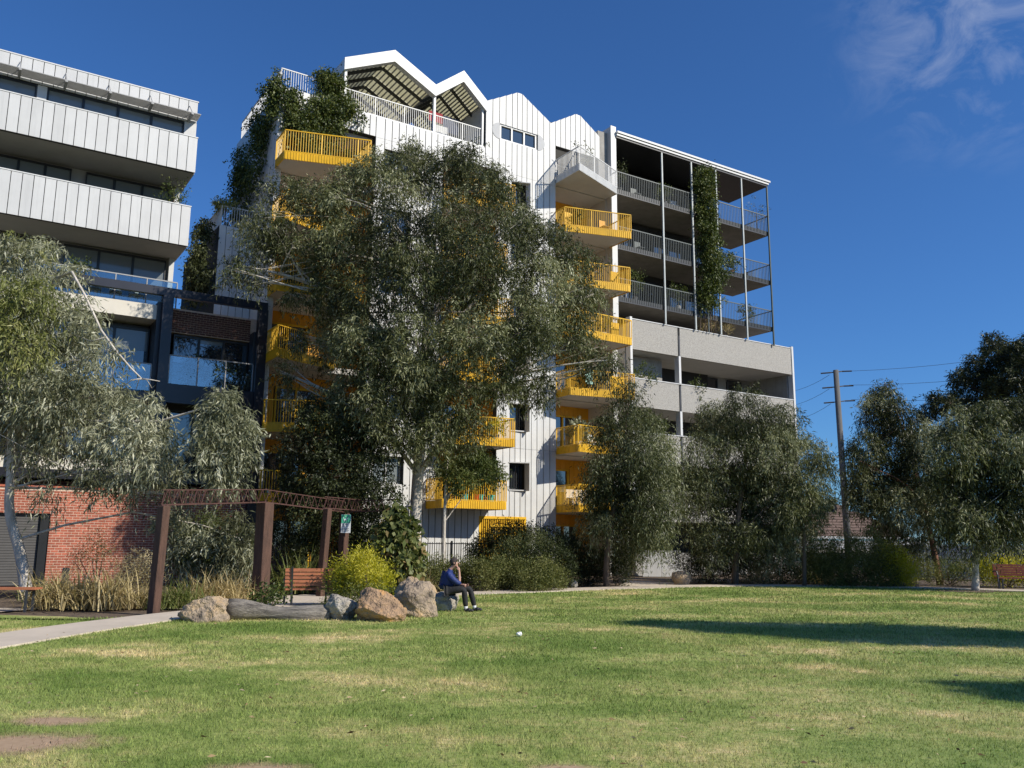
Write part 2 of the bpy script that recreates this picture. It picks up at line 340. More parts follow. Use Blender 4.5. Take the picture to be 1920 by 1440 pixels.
for b0, b1 in zip(brk, brk[1:]):
    sub = brk_n = max(1, round((b1-b0)/.345)); st = (b1-b0)/sub
    # split boards at gable vertices by fine sampling of the top
    mid = (b0+b1)/2; ops = openings(mid)
    for i in range(sub):
        a, c = b0+i*st, b0+(i+1)*st
        ta, tb = top_z(a+.001), top_z(c-.001)
        lim = [0.0]; iv = []; lo = 0.0
        for q0, q1 in ops:
            if q0-lo > .05: iv.append((lo, q0, False))
            lo = q1
        iv.append((lo, min(ta, tb), True))
        for z0, z1, last in iv:
            cuts = [z0]+[f for f in FL if z0+.25 < f < z1-.25]+[z1]
            for k in range(len(cuts)-1):
                g0 = cuts[k]+.006; g1 = cuts[k+1]-.006; fin = last and k == len(cuts)-2
                if fin and abs(ta-tb) > .01:
                    mbp = MB(); gmax = max([gz(q) for q in np.linspace(a, c, 7)]); pk = None
                    poly = [(a+.02, g0), (c-.02, g0), (c-.02, tb-.01)]
                    for ps, pz in GAB:
                        if a+.03 < ps < c-.03: poly.append((ps, pz-.01))
                    poly.append((a+.02, ta-.01)); mbp.prism_xz(poly, 0, .05); mbp.build('panel', M['white'], WB)
                else:
                    unit_box('panel', M['white'], WB, a+.02, c-.02, 0, .05, g0, g1)
            backing.prism_xz([(a, z0), (c, z0), (c, (tb if last else z1)-.02), (a, (ta if last else z1)-.02)], .06, .35)
backing.build('wall_backing', M['seam'], WB)
# side wall, inner mass, roof deck
mb = MB(); mb.box(-.46, -.21, .36, 7, 0, 22.0); mb.build('side_wall', M['white'], WB)
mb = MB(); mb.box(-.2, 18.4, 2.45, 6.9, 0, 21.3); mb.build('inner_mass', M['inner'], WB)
mb = MB(); mb.box(-.2, 18.4, .36, 7, 21.33, 21.6); mb.build('roof_deck', M['conc'], WB)
mb = MB(); mb.box(10.6, 18.3, 3.0, 6.9, 21.62, 24.2); mb.build('roof_storey_wall', M['white'], WB)
# gable roofs behind the front
for i in range(0, 8, 2):
    (a, za), (p, zp), (c, zc) = GAB[i:i+3]
    opened = i < 4
    if not opened:
        mb = MB()
        for (x0, z0), (x1, z1) in (((a, za), (p, zp)), ((p, zp), (c, zc))):
            mb.add([(x0,.1,z0-.02),(x1,.1,z1-.02),(x1,7,z1-.02),(x0,7,z0-.02),(x0,.1,z0-.12),(x1,.1,z1-.12),(x1,7,z1-.12),(x0,7,z0-.12)], [(0,1,2,3),(7,6,5,4),(0,4,5,1),(1,5,6,2),(2,6,7,3),(3,7,4,0)])
        mb.build('gable_roof', M['whitepaint'], WB)
    else:
        for (x0, z0), (x1, z1), side in (((a, za), (p, zp), 0), ((p, zp), (c, zc), 1)):
            bt = MB()
            for k in range(5):
                y0, y1 = .35+k*1.15, .35+(k+1)*1.15-.03
                sh = MB(); sh.add([(x0,y0,z0-.05),(x1,y0,z1-.05),(x1,y1,z1-.05),(x0,y1,z0-.05),(x0,y0,z0-.08),(x1,y0,z1-.08),(x1,y1,z1-.08),(x0,y1,z0-.08)], [(0,1,2,3),(7,6,5,4),(0,4,5,1),(1,5,6,2),(2,6,7,3),(3,7,4,0)]); sh.build('roof_sheet', M['poly'], WB)
            nb = 11
            for k in range(nb):
                t = (k+.5)/nb; x = x0+(x1-x0)*t; z = z0+(z1-z0)*t
                bt.box(x-.025, x+.025, .35, 6.1, z-.15, z-.085)
            for k in range(6):
                y = .4+k*1.12; rf = MB(); rf.bar((x0, y, z0-.24), (x1, y, z1-.24), .07, .16); rf.build('rafter', M['dark'], WB)
            bt.build('roof_battens', M['grey'], WB)['kind'] = 'stuff'
# zig-zag white fascia on the two open gables
fz = MB(); out_ = GAB[:5]; T = .62
for (x0, z0), (x1, z1) in zip(out_, out_[1:]):
    fz.prism_xz([(x0, z0-T), (x1, z1-T), (x1, z1), (x0, z0)], -.03, .3)
fz.build('gable_fascia', M['whitepaint'], WB)
mb = MB(); mb.box(2.56, 2.66, .3, 6, 23.8, 24.45); mb.build('eave_fascia', M['whitepaint'], WB)
for s_ in (2.7, 7.5, 10.35):
    mb = MB(); mb.box(s_-.06, s_+.06, .12, .26, 21.9, gz(s_)-.4); mb.build('terrace_post', M['whitepaint'], WB)
mb = MB(); mb.box(2.8, 10.4, 6.3, 6.5, 21.6, 25.4); mb.build('terrace_back_wall', M['inner'], WB)
mb = MB(); mb.box(10.46, 10.6, .36, 6.2, 21.6, 24.5); mb.build('terrace_side_wall', M['whitepaint'], WB)
# railings
def rail_run(parent, pts, z, h, mb_mat, rail_mat, sp=.11, bw=.02, names=('baluster_row', 'handrail'), bottom=True):
    ba = MB(); ra = MB()
    for (x0, y0), (x1, y1) in zip(pts, pts[1:]):
        L_ = math.hypot(x1-x0, y1-y0); n = max(1, int(L_/sp))
        for k in range(n+1):
            t = k/n; x = x0+(x1-x0)*t; y = y0+(y1-y0)*t; big = .5 if k % 14 else 1.3
            ba.box(x-bw*big, x+bw*big, y-bw/2, y+bw/2, z+.04, z+h-.02)
        ra.bar((x0, y0, z+h), (x1, y1, z+h), .05, .045)
        if bottom: ra.bar((x0, y0, z+.05), (x1, y1, z+.05), .035, .035)
    b = ba.build(names[0], mb_mat, parent); b['kind'] = 'stuff'
    ra.build(names[1], rail_mat, parent)
tr_ = MB(); tr_.box(-.46, 10.4, .05, .36, 21.96, 22.03); cp = tr_.build('coping', M['whitepaint'], WB)
rail_run(WB, [(2.75, .2), (7.42, .2)], 22.02, 1.0, M['whitepaint'], M['whitepaint'])
rail_run(WB, [(7.58, .2), (10.3, .2)], 22.02, 1.0, M['whitepaint'], M['whitepaint'])
rail_run(WB, [(-.36, 6.5), (-.36, .2), (2.6, .2)], 22.02, 1.05, M['whitepaint'], M['whitepaint'])
M['reveal'] = mat('reveal_grey', (.4,.405,.41), .6, .06, 2)
# slot window with rounded recess ends
mb = MB(); mb.box(11.42, 13.66, .14, .2, 22.74, 23.5); sw = mb.build('window', M['glass'], WB)
fr = MB()
for x in (11.4, 12.12, 12.9, 13.66): fr.box(x-.045, x+.045, .06, .15, 22.74, 23.5)
fr.box(11.36, 13.7, .05, .16, 22.68, 22.75); fr.box(11.36, 13.7, .05, .16, 23.48, 23.55); fr.build('frame', M['whitepaint'], sw)
for sx, sg in ((11.3, -1), (13.75, 1)):
    mb = MB(); poly = [(sx, 22.66)]+[(sx+sg*.46*math.sin(math.pi*k/12), 23.115-.455*math.cos(math.pi*k/12)) for k in range(1, 12)]+[(sx, 23.57)]
    if sg < 0: poly = poly[::-1]
    mb.prism_xz(poly, -.018, 0.0); mb.build('round_reveal', M['reveal'], WB)
# punched windows
def window(parent, x0, x1, z0, z1, y=.22, blind=False, fm='white2', bars=False):
    mb = MB(); mb.box(x0, x1, y, y+.04, z0, z1); g = mb.build('window', M['glassblind' if blind else 'glass'], parent)
    fr = MB(); t = .055
    for a, b, c, d in ((x0, x0+t, z0, z1), (x1-t, x1, z0, z1), (x0+t, x1-t, z0, z0+t), (x0+t, x1-t, z1-t, z1)): fr.box(a, b, y-.05, y-.002, c, d)
    if x1-x0 > 1.2: fr.box((x0+x1)/2-.03, (x0+x1)/2+.03, y-.045, y-.002, z0+t, z1-t)
    if bars:
        for k in range(1, 7): xx = x0+(x1-x0)*k/7; fr.box(xx-.012, xx+.012, y-.09, y-.06, z0+t, z1-t)
    fr.build('frame', M[fm], g); return g
for k in range(6):
    z = ZK[k]
    window(WB, 4.8, 6.26, z+.82, z+2.03, .3, k == 0)
    g = window(WB, 12.12, 13.03, z+.82, z+2.08, .3, False, 'dark', bars=k == 0)
    # splayed white shroud round the window, deeper on its sunny side
    mb = MB(); mb.add([(13.05,.0,z+.8),(13.05,.34,z+.8),(13.05,.34,z+2.1),(13.05,0,z+2.1),(13.12,-.02,z+.76),(13.55,-.02,z+.86),(13.55,-.02,z+2.06),(13.12,-.02,z+2.14)], [(0,1,2,3),(4,5,6,7)])
    mb = MB(); mb.prism([(12.98,-.03),(13.05,-.36),(13.1,-.36),(13.1,-.03)], z+.74, z+2.16); mb.build('window_fin', M['white'], WB)
    mb = MB(); mb.prism([(12.04,-.03),(13.04,-.36),(13.04,-.03)], z+2.11, z+2.16); mb.build('window_hood', M['white'], WB)
    mb = MB(); mb.prism([(12.04,-.03),(13.04,-.12),(13.04,-.03)], z+.74, z+.79); mb.build('window_sill', M['white'], WB)
# recesses: yellow boards at the back, glass doors, side cheeks, soffits
def recess(s0, s1, depth, kmin, kmax, side_l, side_r, zroof):
    lv = [ZK[k] if k >= 0 else .5 for k in range(kmin, kmax+1)]
    for i, z in enumerate(lv):
        zt = (lv[i+1] if i+1 < len(lv) else zroof)-.28
        d0, d1 = s0+(.45 if i % 2 else 1.0), s0+(2.3 if i % 2 else 2.9)
        d1 = min(d1, s1-.3); h_ = z+2.15; wb = MB(); x = s0
        while x < s1-.02:
            xe = min(x+.3, s1)
            if xe <= d0 or x >= d1: wb.box(x+.006, xe-.006, depth, depth+.05, z, zt)
            else:
                wb.box(x+.006, xe-.006, depth, depth+.05, h_, zt)
            x = xe
        wb.build('recess_wall', M['ywall'], WB)
        mb = MB(); mb.box(d0-.05, d1+.25, depth+.07, depth+.1, z, h_+.02); g = mb.build('glass_door', M['glass'], WB)
        fr = MB()
        for xx in (d0, (d0+d1)/2, d1): fr.box(xx-.04, xx+.04, depth-.03, depth+.065, z, h_)
        fr.box(d0-.04, d1+.04, depth-.032, depth+.062, h_-.07, h_+.01); fr.build('door_frame', M['yellow'], g)
    for i, z in enumerate(lv[1:]+[zroof]):
        mb = MB(); mb.box(s0+.01, s1-.01, .37, depth+.3, z-.27, z); mb.build('floor_slab', M['soffit'], WB)
    for x0, x1, mt in ((s0-.12, s0-.003, side_l), (s1+.003, s1+.12, side_r)):
        mb = MB(); mb.box(x0, x1, .355, depth+.4, 0 if kmin < 0 else 3.3, zroof-.02); mb.build('recess_cheek', mt, WB)
recess(-.2, 4.3, 2.1, -1, 5, M['ywall'], M['ywall'], 20.95)
recess(8.0, 11.3, 2.1, 0, 5, M['ywall'], M['ywall'], 20.9)
recess(14.95, 18.7, 2.1, -1, 5, M['ywall'], M['soffit'], ZK[6])
def balcony(s0, s1, pl, pr, z, fm='yellow', sm='soffit', lift=.0, parent=None, cheek=None):
    poly = [(s0, -.004), (s0, -pl), (s1, -pr), (s1, -.004)]
    mb = MB(); ins = .03
    mb.prism([(s0+ins, .3), (s0+ins, -pl+ins), (s1-ins, -pr+ins), (s1-ins, .3)], z-.24, z-.02); b = mb.build('balcony', M[sm], parent or WB)
    fa = MB()
    for (x0, y0), (x1, y1) in zip(poly, poly[1:]):
        L_ = math.hypot(x1-x0, y1-y0)
        if L_ < .1: continue
        fa.bar((x0, y0, z-.10), (x1, y1, z-.10), .03, .36)
        tx, ty = (x1-x0)/L_, (y1-y0)/L_; nx, ny = ty, -tx
        if nx*(x0-(s0+s1)/2)+ny*(y0) < 0: nx, ny = -nx, -ny
        for k in range(int(L_/.12)):
            q = .06+k*.12; cx, cy = x0+tx*q+nx*.024, y0+ty*q+ny*.024
            fa.bar((cx, cy, z-.27), (cx, cy, z+.07), .05, .02, up=(nx, ny, 0))
    fa.build('fascia', M[fm], b)
    rail_run(b, poly, z+.06, 1.02, M[fm], M[fm])
    return b
A_ = {0:(.6,1.3,3.6), 1:(.5,2.0,2.8), 2:(1.75,.4,2.6), 3:(1.2,1.6,3.2), 4:(1.85,.45,3.2), 5:(1.2,2.3,3.1)}
for k, (pl, pr, se) in A_.items(): balcony(-.46, se, pl, pr, ZK[k])
B_ = {0:(1.55,1.6,7.5,10.9), 1:(1.2,1.7,8.3,11.28), 2:(1.7,1.0,8.0,11.2), 3:(1.0,1.6,8.1,11.2), 4:(1.6,1.0,8.1,11.2), 5:(1.0,1.7,8.1,11.2)}
for k, (pl, pr, a, c) in B_.items(): balcony(a, c, pl, pr, ZK[k])
C_ = {0:(1.9,1.1), 1:(1.9,1.2), 2:(1.2,1.9), 3:(1.9,1.75), 4:(.9,1.7), 5:(.8,1.85)}
for k, (pl, pr) in C_.items(): balcony(14.97, 18.68, pl, pr, ZK[k])
balcony(14.97, 18.68, 2.1, .7, ZK[6], 'whitepaint', 'soffit')
# solid yellow screens standing on some balconies
for k, a, c, y in ((5, 15.2, 15.75, -.45), (3, 17.7, 18.3, -1.2), (2, 17.6, 18.5, -1.3), (4, 18.0, 18.55, -.9)):
    mb = MB()
    for i in range(4): q = a+(c-a)*i/4; mb.box(q, q+(c-a)/4-.012, y, y+.04, ZK[k], ZK[k]+.98)
    mb.build('balcony_screen', M['yellow'], WB)
# recess back wall at top level of the right column
mb = MB(); mb.box(14.96, 18.0, 1.8, 1.9, 21.62, 23.2); mb.build('recess_wall', M['white2'], WB)
mb = MB(); mb.box(14.96, 18.0, .4, 1.78, 23.27, 23.5); mb.build('recess_head', M['whitepaint'], WB)
window(WB, 15.3, 17.2, 21.7, 23.1, 1.75)
# ground floor: yellow gate and recess below
mb = MB(); mb.box(10.47, 13.03, .5, .55, 0, 2.88); mb.build('entry_back', M['inner'], WB)
gate = MB()
for k in range(25): x = 10.5+k*.105; gate.box(x-.02, x+.02, .02, .06, .05, 2.82)
gate.build('gate_bars', M['yellow'], WB)['kind'] = 'stuff'
gf = MB(); gf.box(10.38, 13.1, -.02, .1, 2.83, 2.96); gf.box(10.38, 10.5, -.02, .1, 0, 2.83); gf.box(12.98, 13.1, -.02, .1, 0, 2.83); gf.box(11.0, 12.5, -.03, .08, 2.45, 2.56); gf.box(12.4, 12.5, -.03, .08, 0, 2.45); gf.build('gate_frame', M['yellow'], WB)
mb = MB(); mb.box(-.46, -.2, 0.004, .3, 0, 20.85); mb.build('corner_post', M['white'], WB)
# lower wing seen through the gap
_s0, _z0 = fac(413, 402, -2.6)
wing = empty('side_wing', loc(-2.6, -2.6, 0), ANG); tag(wing, 'lower white ribbed wing seen through the gap between both blocks', 'building')
WX0, WX1, WZ = _s0+2.6, 2.12, fac(430, 425, -2.6)[1]
mb = MB(); mb.box(WX0, WX1, .06, 7, 0, WZ); mb.build('wall_backing', M['seam'], wing)
nW = round((WX1-WX0)/.34); sW = (WX1-WX0)/nW
for k in range(nW):
    x = WX0+k*sW
    unit_box('panel', M['white'], wing, x+.012, x+sW-.012, 0, .055, 0, 12.2); unit_box('panel', M['white'], wing, x+.012, x+sW-.012, 0, .055, 12.212, WZ)
rail_run(wing, [(WX0+.1, 3), (WX0+.1, .15), (WX1, .15)], WZ, 1.0, M['whitepaint'], M['whitepaint'])

# ================================================================== concrete block with dark galleries
CB = empty('gallery_building', FO, ANG); tag(CB, 'grey concrete apartment block with dark barred galleries and thin steel posts', 'building')
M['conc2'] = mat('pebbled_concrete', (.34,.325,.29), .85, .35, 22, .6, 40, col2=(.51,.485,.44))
M['concd'] = mat('shaded_deck_concrete', (.2,.185,.165), .85, .2, 1.6, .2, 50)  # darker copy of the concrete, gallery shade put into its colour
S0, S1, SE = 19.12, 31.89, 33.7
# flank wall between the blocks
mb = MB(); mb.box(18.76, 19.1, -.06, 6, 3.0, 25.4); mb.build('party_wall', M['soffit'], CB)
mb = MB(); mb.box(18.76, 19.14, -.14, -.065, 14.0, 25.46); mb.build('pilaster', M['whitepaint'], CB)
mb = MB(); mb.box(18.08, 18.75, .2, 6, 21.6, 25.1); mb.build('parapet_block', M['conc'], CB)
GZ = [15.35, 18.42, 21.72]; RZ = 24.86
for z in GZ:
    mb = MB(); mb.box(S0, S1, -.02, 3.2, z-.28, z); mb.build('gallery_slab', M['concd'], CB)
    ba = MB(); n = int((S1-S0)/.135)
    for k in range(n+1): x = S0+.03+(S1-S0-.06)*k/n; ba.box(x-.0095, x+.0095, -.085, -.065, z-.22, z+1.02)
    for k in range(27): y = -.05+k*.115; ba.box(S1-.03, S1-.005, y-.012, y+.012, z-.22, z+1.02)
    o = ba.build('baluster_row', M['pgreen'], CB); o['kind'] = 'stuff'
    ra = MB(); ra.box(S0, S1, -.1, -.05, z+1.02, z+1.07); ra.box(S1-.04, S1+.01, -.05, 3.1, z+1.02, z+1.07); ra.build('handrail', M['pgreen'], CB)
    mb = MB(); mb.box(S0, S1, -.055, -.03, z-.3, z+.0); mb.build('slab_edge', M['black'], CB)
    mb = MB(); mb.box(S0, 29.3, 2.9, 3.1, z, z+2.9); mb.build('gallery_wall', M['inner'], CB)
    x = S0+.4
    while x < 28.6:
        mb = MB(); mb.box(x, x+1.1, 2.84, 2.88, z+.05, z+2.25); gd = mb.build('glass_door', M['glass'], CB)
        fr = MB()
        for q in (x, x+1.1): fr.box(q-.04, q+.04, 2.8, 2.89, z+.03, z+2.3)
        fr.box(x, x+1.1, 2.8, 2.835, z+2.25, z+2.32); fr.build('door_frame', M['dark'], gd)
        x += rnd.choice((1.3, 1.3, 2.4))
for x in (22.64, 25.05, 27.15, 29.44, 31.84):
    mb = MB(); mb.box(x-.045, x+.045, -.19, -.11, 14.2 if x < 30 else 14.1, RZ); mb.build('steel_post', M['postg'] if x < 31 else M['dgreen'], CB)
for x in (26.1,):
    mb = MB(); mb.box(x-.03, x+.03, -.19, -.13, 14.2, 18); mb.build('steel_post', M['pgreen'], CB)
# roof canopy: stepped pale fascias
mb = MB(); mb.box(S0, S1+.15, -.32, 3.4, RZ+.19, RZ+.31); mb.box(S0, S1+.05, -.26, 3.3, RZ+.04, RZ+.15); mb.build('canopy', M['whitepaint'], CB)
mb = MB(); mb.box(S0, S1, -.2, 3.2, RZ-.08, RZ+.036); mb.box(S0, S1, -.22, 3.25, RZ+.152, RZ+.188); mb.build('canopy_soffit', M['black'], CB)
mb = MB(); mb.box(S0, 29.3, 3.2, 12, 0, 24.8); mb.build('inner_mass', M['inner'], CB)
# concrete bands
bands = [(12.45, 14.17), (9.2, 10.78), (6.05, 7.75), (2.9, 4.6)]
def band(parent, x0, x1, z0, z1):
    mb = MB(); mb.box(x0+.01, x1-.01, -.02, .2, z0, z1); mb.build('concrete_panel', M['conc2'], parent)
for z0, z1 in bands:
    band(CB, 20.2, 23.68, z0, z1); band(CB, 23.84, 33.6, z0, z1)
    mb = MB(); mb.box(20.1, 33.7, .21, 3.4, z0+.02, z0+.3); mb.build('floor_slab', M['soffit'], CB)
    mb = MB(); mb.box(20.2, 33.6, -.05, .02+.2, z1+.004, z1+.05); mb.build('coping', M['whitepaint'], CB)
    mb = MB(); mb.box(20.1, 33.7, 3.4, 3.5, z0-2.9, z0+.3); mb.build('recess_wall', M['conc'], CB)
    for x in (24.6, 26.3, 29.0, 31.2):
        mb = MB(); mb.box(x, x+1.25, 3.33, 3.37, z0-2.5, z0-.2); gd = mb.build('glass_door', M['glass'], CB)
        fr = MB()
        for q in (x, x+1.25): fr.box(q-.05, q+.05, 3.28, 3.38, z0-2.5, z0-.2)
        fr.box(x-.05, x+1.3, 3.28, 3.326, z0-.2, z0-.1); fr.build('door_frame', M['dark'], gd)
for x, zt in ((20.1, 14.2), (23.76, 14.2), (33.66, 14.25)):
    for i, (z0, z1) in enumerate(bands):
        hi = (14.25 if i == 0 else bands[i-1][0])
        lo_ = z1 if x == 23.76 else z0
        mb = MB(); mb.box(x-.08, x+.08, -.07, .3, lo_+.055, hi if x == 23.76 else hi+.05); 
        if lo_ < hi and not (x == 23.76 and i == 0): mb.build('pilaster', M['whitepaint'], CB)
    if x == 23.76:
        for z0, z1 in bands:
            mb = MB(); mb.box(x-.05, x+.05, -.05, .1, z0, z1-.1 if z0 < 12 else z1-.5); mb.build('joint_channel', M['dark'], CB)
mb = MB(); mb.box(33.5, 33.72, .35, 12, 0, 14.2); mb.build('end_wall', M['conc'], CB)
mb = MB(); mb.box(20.1, 33.6, .3, 12, 13.8, 13.95); mb.build('roof_slab', M['conc'], CB)
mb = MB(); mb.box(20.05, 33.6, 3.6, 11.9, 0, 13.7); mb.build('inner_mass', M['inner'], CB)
mb = MB(); mb.box(20.0, 23.6, 1.3, 1.4, 9.3, 12.4); mb.build('partition', M['conc'], CB)
mb = MB(); mb.box(20.0, 20.08, .4, 3.4, 0, 13.8); mb.build('flank_wall', M['soffit'], CB)
mb = MB(); mb.box(20.2, 33.4, .0, .2, 0, 1.2); mb.build('base_wall', M['conc'], CB)
# ================================================================== left building: white bands over navy frame over brick
LB = empty('banded_building', FO, ANG); tag(LB, 'apartment block with white panelled balcony bands above a red brick base', 'building')
XL = -21.0
def panel_band(x0, x1, z0, z1, y=0.0, wdt=.39, m='white2'):
    n = round((x1-x0)/wdt); st = (x1-x0)/n
    for k in range(n):
        a = x0+k*st
        unit_box('panel', M[m], LB, a+.013, a+st-.013, y, y+.04, z0, z1)
    mb = MB(); mb.box(x0+.02, x1-.02, y+.045, y+.2, z0+.01, z1-.02); mb.build('band_backing', M['seam'], LB)
sE, zT = fac(372, 193, -.8); zL = fac(371, 214, -.1)[1]
panel_band(XL, sE, zL-.12, zT, .8, .4)
mb = MB(); mb.box(XL, sE+.02, .78, .99, zT+.003, zT+.05); mb.build('roof_coping', M['whitepaint'], LB)
for k in range(9):
    y = .06+k*.08; mb = MB(); mb.box(XL, sE, y, y+.05, zL-.02, zL+.012); mb.build('louvre_slat', M['grey'], LB)
for k in range(10):
    x = sE-.35-k*1.62
    mb = MB(); mb.box(x-.05, x+.05, .03, .79, zL-.1, zL-.03); b = mb.build('louvre_bracket', M['grey'], LB)
    mb = MB(); mb.tube([(x, .1, zL), (x, .79, zL+.62)], .018, 6); mb.build('tie_rod', M['grey'], b)
def glaze(x0, x1, z0, z1, y, cuts, blinds, frame='black', piers=()):
    n = cuts; st = (x1-x0)/n
    for k in range(n):
        a, c = x0+k*st, x0+(k+1)*st
        if any(p0 < (a+c)/2 < p1 for p0, p1 in piers): continue
        fb = float(blinds(k)); zb = z1-(z1-z0)*fb; mb = MB()
        if fb < 1: mb.box(a+.03, c-.03, y, y+.03, z0, zb)
        mb.cur = 1
        if fb > 0: mb.box(a+.03, c-.03, y-.001, y+.03, zb+.002, z1)
        g = mb.build('window', [M['glass'], M['glassblind']], LB)
        fr = MB(); t = .05
        fr.box(a, a+t, y-.05, y-.002, z0, z1); fr.box(c-t, c, y-.05, y-.002, z0, z1); fr.box(a+t, c-t, y-.05, y-.002, z0, z0+t); fr.box(a+t, c-t, y-.05, y-.002, z1-.09, z1); fr.build('frame', M[frame], g)
# top storey
glaze(-9.55, -4.3, 18.0, zL-.14, .9, 4, lambda k: True); glaze(-15.3, -9.95, 18.0, zL-.14, .9, 4, lambda k: True); glaze(-20.8, -15.6, 18.0, zL-.14, .9, 4, lambda k: True)
mb = MB(); mb.box(XL, sE, .96, 1.15, 17.3, zL-.13); mb.box(sE-.5, sE, .81, .955, 17.3, zL-.13); mb.build('wall', M['white2'], LB)
for x in (-9.75, -15.45):
    mb = MB(); mb.box(x-.17, x+.17, .84, .955, 17.3, zL-.14); mb.build('pier', M['white2'], LB)
# two white balcony bands
for z0, z1, xe in ((17.04, 18.59, -3.84), (13.77, 15.48, -3.9)):
    panel_band(XL, xe, z0, z1)
    mb = MB(); mb.box(XL, xe+.01, -.02, .22, z1+.003, z1+.045); mb.build('coping', M['whitepaint'], LB)
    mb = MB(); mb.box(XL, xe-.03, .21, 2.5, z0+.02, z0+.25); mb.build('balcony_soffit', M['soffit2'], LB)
    mb = MB(); mb.box(xe-.045, xe-.0, .205, 3.0, z0, z1-.02); mb.build('end_panel', M['white2'], LB)
# recessed storeys behind the bands
for z0, z1, nm in ((13.95, 17.05, 0), (11.09, 13.78, 1)):
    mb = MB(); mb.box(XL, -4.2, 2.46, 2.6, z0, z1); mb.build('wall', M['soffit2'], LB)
    mb = MB(); mb.box(-4.2, -4.0, 2.1, 9, z0, z1); mb.build('end_wall', M['white2'], LB)
for x0, x1 in ((-11.2, -8.3), (-7.75, -4.4), (-15.5, -11.8), (-20, -16)): glaze(x0, x1, 14.0, 16.94, 2.3, 3, lambda k: (.35, 1, .8)[k])
for x0, x1 in ((-8.3, -4.3), (-13.2, -8.7), (-18, -13.6)): glaze(x0, x1, 11.1, 13.68, 2.3, 3, lambda k: (.62, .5, .55)[k])
mb = MB(); mb.box(XL, -4.05, 2.7, 12, 0, 20.3); mb.build('inner_mass', M['inner'], LB)
mb = MB(); mb.box(XL, -.7, 2.7, 11.5, 0, 10.4); mb.build('inner_mass', M['inner'], LB)
# cream slab, glass balustrade
mb = MB(); mb.box(XL, -4.78, .1, 2.4, 10.49, 11.09); mb.build('slab_edge', M['cream'], LB)
def balustrade(x0, x1, z0, z1, y, n):
    st = (x1-x0)/n
    for k in range(n):
        mb = MB(); mb.box(x0+k*st+.03, x0+(k+1)*st-.03, y, y+.012, z0+.04, z1); mb.build('glass_pane', M['bal'], LB)
    ra = MB(); ra.box(x0, x1, y-.02, y+.03, z1, z1+.045)
    for k in range(n+1): ra.box(x0+k*st-.02, x0+k*st+.02, y-.02, y+.03, z0, z1)
    ra.build('balustrade_rail', M['grey'], LB)
balustrade(-12.4, -4.15, 11.1, 12.18, .3, 7)
# navy steel frame
def steel(x0, x1, y0, y1, z0, z1, nm): mb = MB(); mb.box(x0, x1, y0, y1, z0, z1); mb.build(nm, M['navy'], LB)
steel(-9.6, -.5, -.3, -.06, 11.45, 11.78, 'steel_beam')
for x in (-9.3, -4.56, -.68): steel(x-.2, x+.2, -.34, -.05, .0 if x > -1 else 4.32, 11.447, 'steel_column')
steel(XL, -.5, -.36, .1, 3.9, 4.24, 'steel_beam'); steel(-9.1, -4.77, -.28, -.06, 7.1, 7.45, 'steel_beam'); steel(-4.35, -.89, -.28, -.06, 7.1, 7.86, 'steel_beam')
# right bay
mb = MB(); mb.box(-4.3, -.6, .62, 2.6, 10.17, 11.2); mb.build('bay_wall', M['mortar'], LB)
mb = MB(); mb.box(-4.9, -4.45, .0, 2.4, 4.25, 11.2); mb.build('fin_wall', M['dark'], LB)
mb = MB(); mb.box(-.95, -.6, .0, 2.4, 4.25, 10.5); mb.build('fin_wall', M['dark'], LB)
glaze(-4.05, -.98, 7.9, 10.12, .75, 3, lambda k: (0, .12, 0)[k]); balustrade(-4.3, -.92, 7.87, 9.05, -.05, 3)
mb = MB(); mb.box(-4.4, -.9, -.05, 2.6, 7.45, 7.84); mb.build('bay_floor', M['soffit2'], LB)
glaze(-3.9, -1.0, 4.4, 7.05, 1.2, 3, lambda k: False)
mb = MB(); mb.box(-4.4, -.7, 1.26, 2.6, 4.2, 7.4); mb.build('bay_back', M['dark'], LB)
# left bays
mb = MB(); mb.box(XL, -4.8, 1.3, 2.6, 4.2, 10.4); mb.build('bay_back', M['dark'], LB)
glaze(-8.9, -4.95, 7.6, 10.25, 1.1, 3, lambda k: (0, .15, .35)[k]); glaze(-16, -9.6, 7.6, 10.25, 1.1, 5, lambda k: False)
balustrade(-9.1, -4.95, 7.5, 8.6, .0, 3)
mb = MB(); mb.box(XL, -4.8, .05, 1.28, 7.12, 7.48); mb.build('bay_floor', M['cream'], LB)
glaze(-9.0, -4.95, 4.75, 7.05, 1.1, 3, lambda k: False); glaze(-16, -9.6, 4.75, 7.05, 1.1, 5, lambda k: False)
mb = MB(); mb.box(XL, -4.8, -.02, 1.28, 4.26, 4.68); mb.build('slab_edge', M['cream'], LB)
# brick base with separate bricks; the rest joined
def bricks(x0, x1, z0, z1, y, mt, keep, holes=(), nm='brick'):
    st, hgt = .25, .094; allb = []
    r = 0; z = z0
    while z+.07 < z1:
        x = x0-(st/2 if r % 2 else 0)
        while x < x1:
            a, c = max(x, x0), min(x+.232, x1)
            if c-a > .05 and not any(h0 < (a+c)/2 < h1 and g0 < z+.03 < g1 for h0, h1, g0, g1 in holes): allb.append((a, c, z, z+.074))
            x += st
        z += hgt; r += 1
    rest = MB()
    for a, c, q0, q1 in allb:
        d = rnd.uniform(0, .004)
        if keep and keep(a, q0): unit_box(nm, mt, LB, a, c, y-.003-d, y+.05, q0, q1)
        else: rest.box(a, c, y-.003-d, y+.05, q0, q1)
    if rest.v: rest.build('brickwork', mt, LB)['kind'] = 'stuff'
cnt = [0]
def kp(a, z):
    ok = -7.95 < a < -5.3 and 1.05 < z < 3.5 and cnt[0] < 290
    if ok: cnt[0] += 1
    return ok
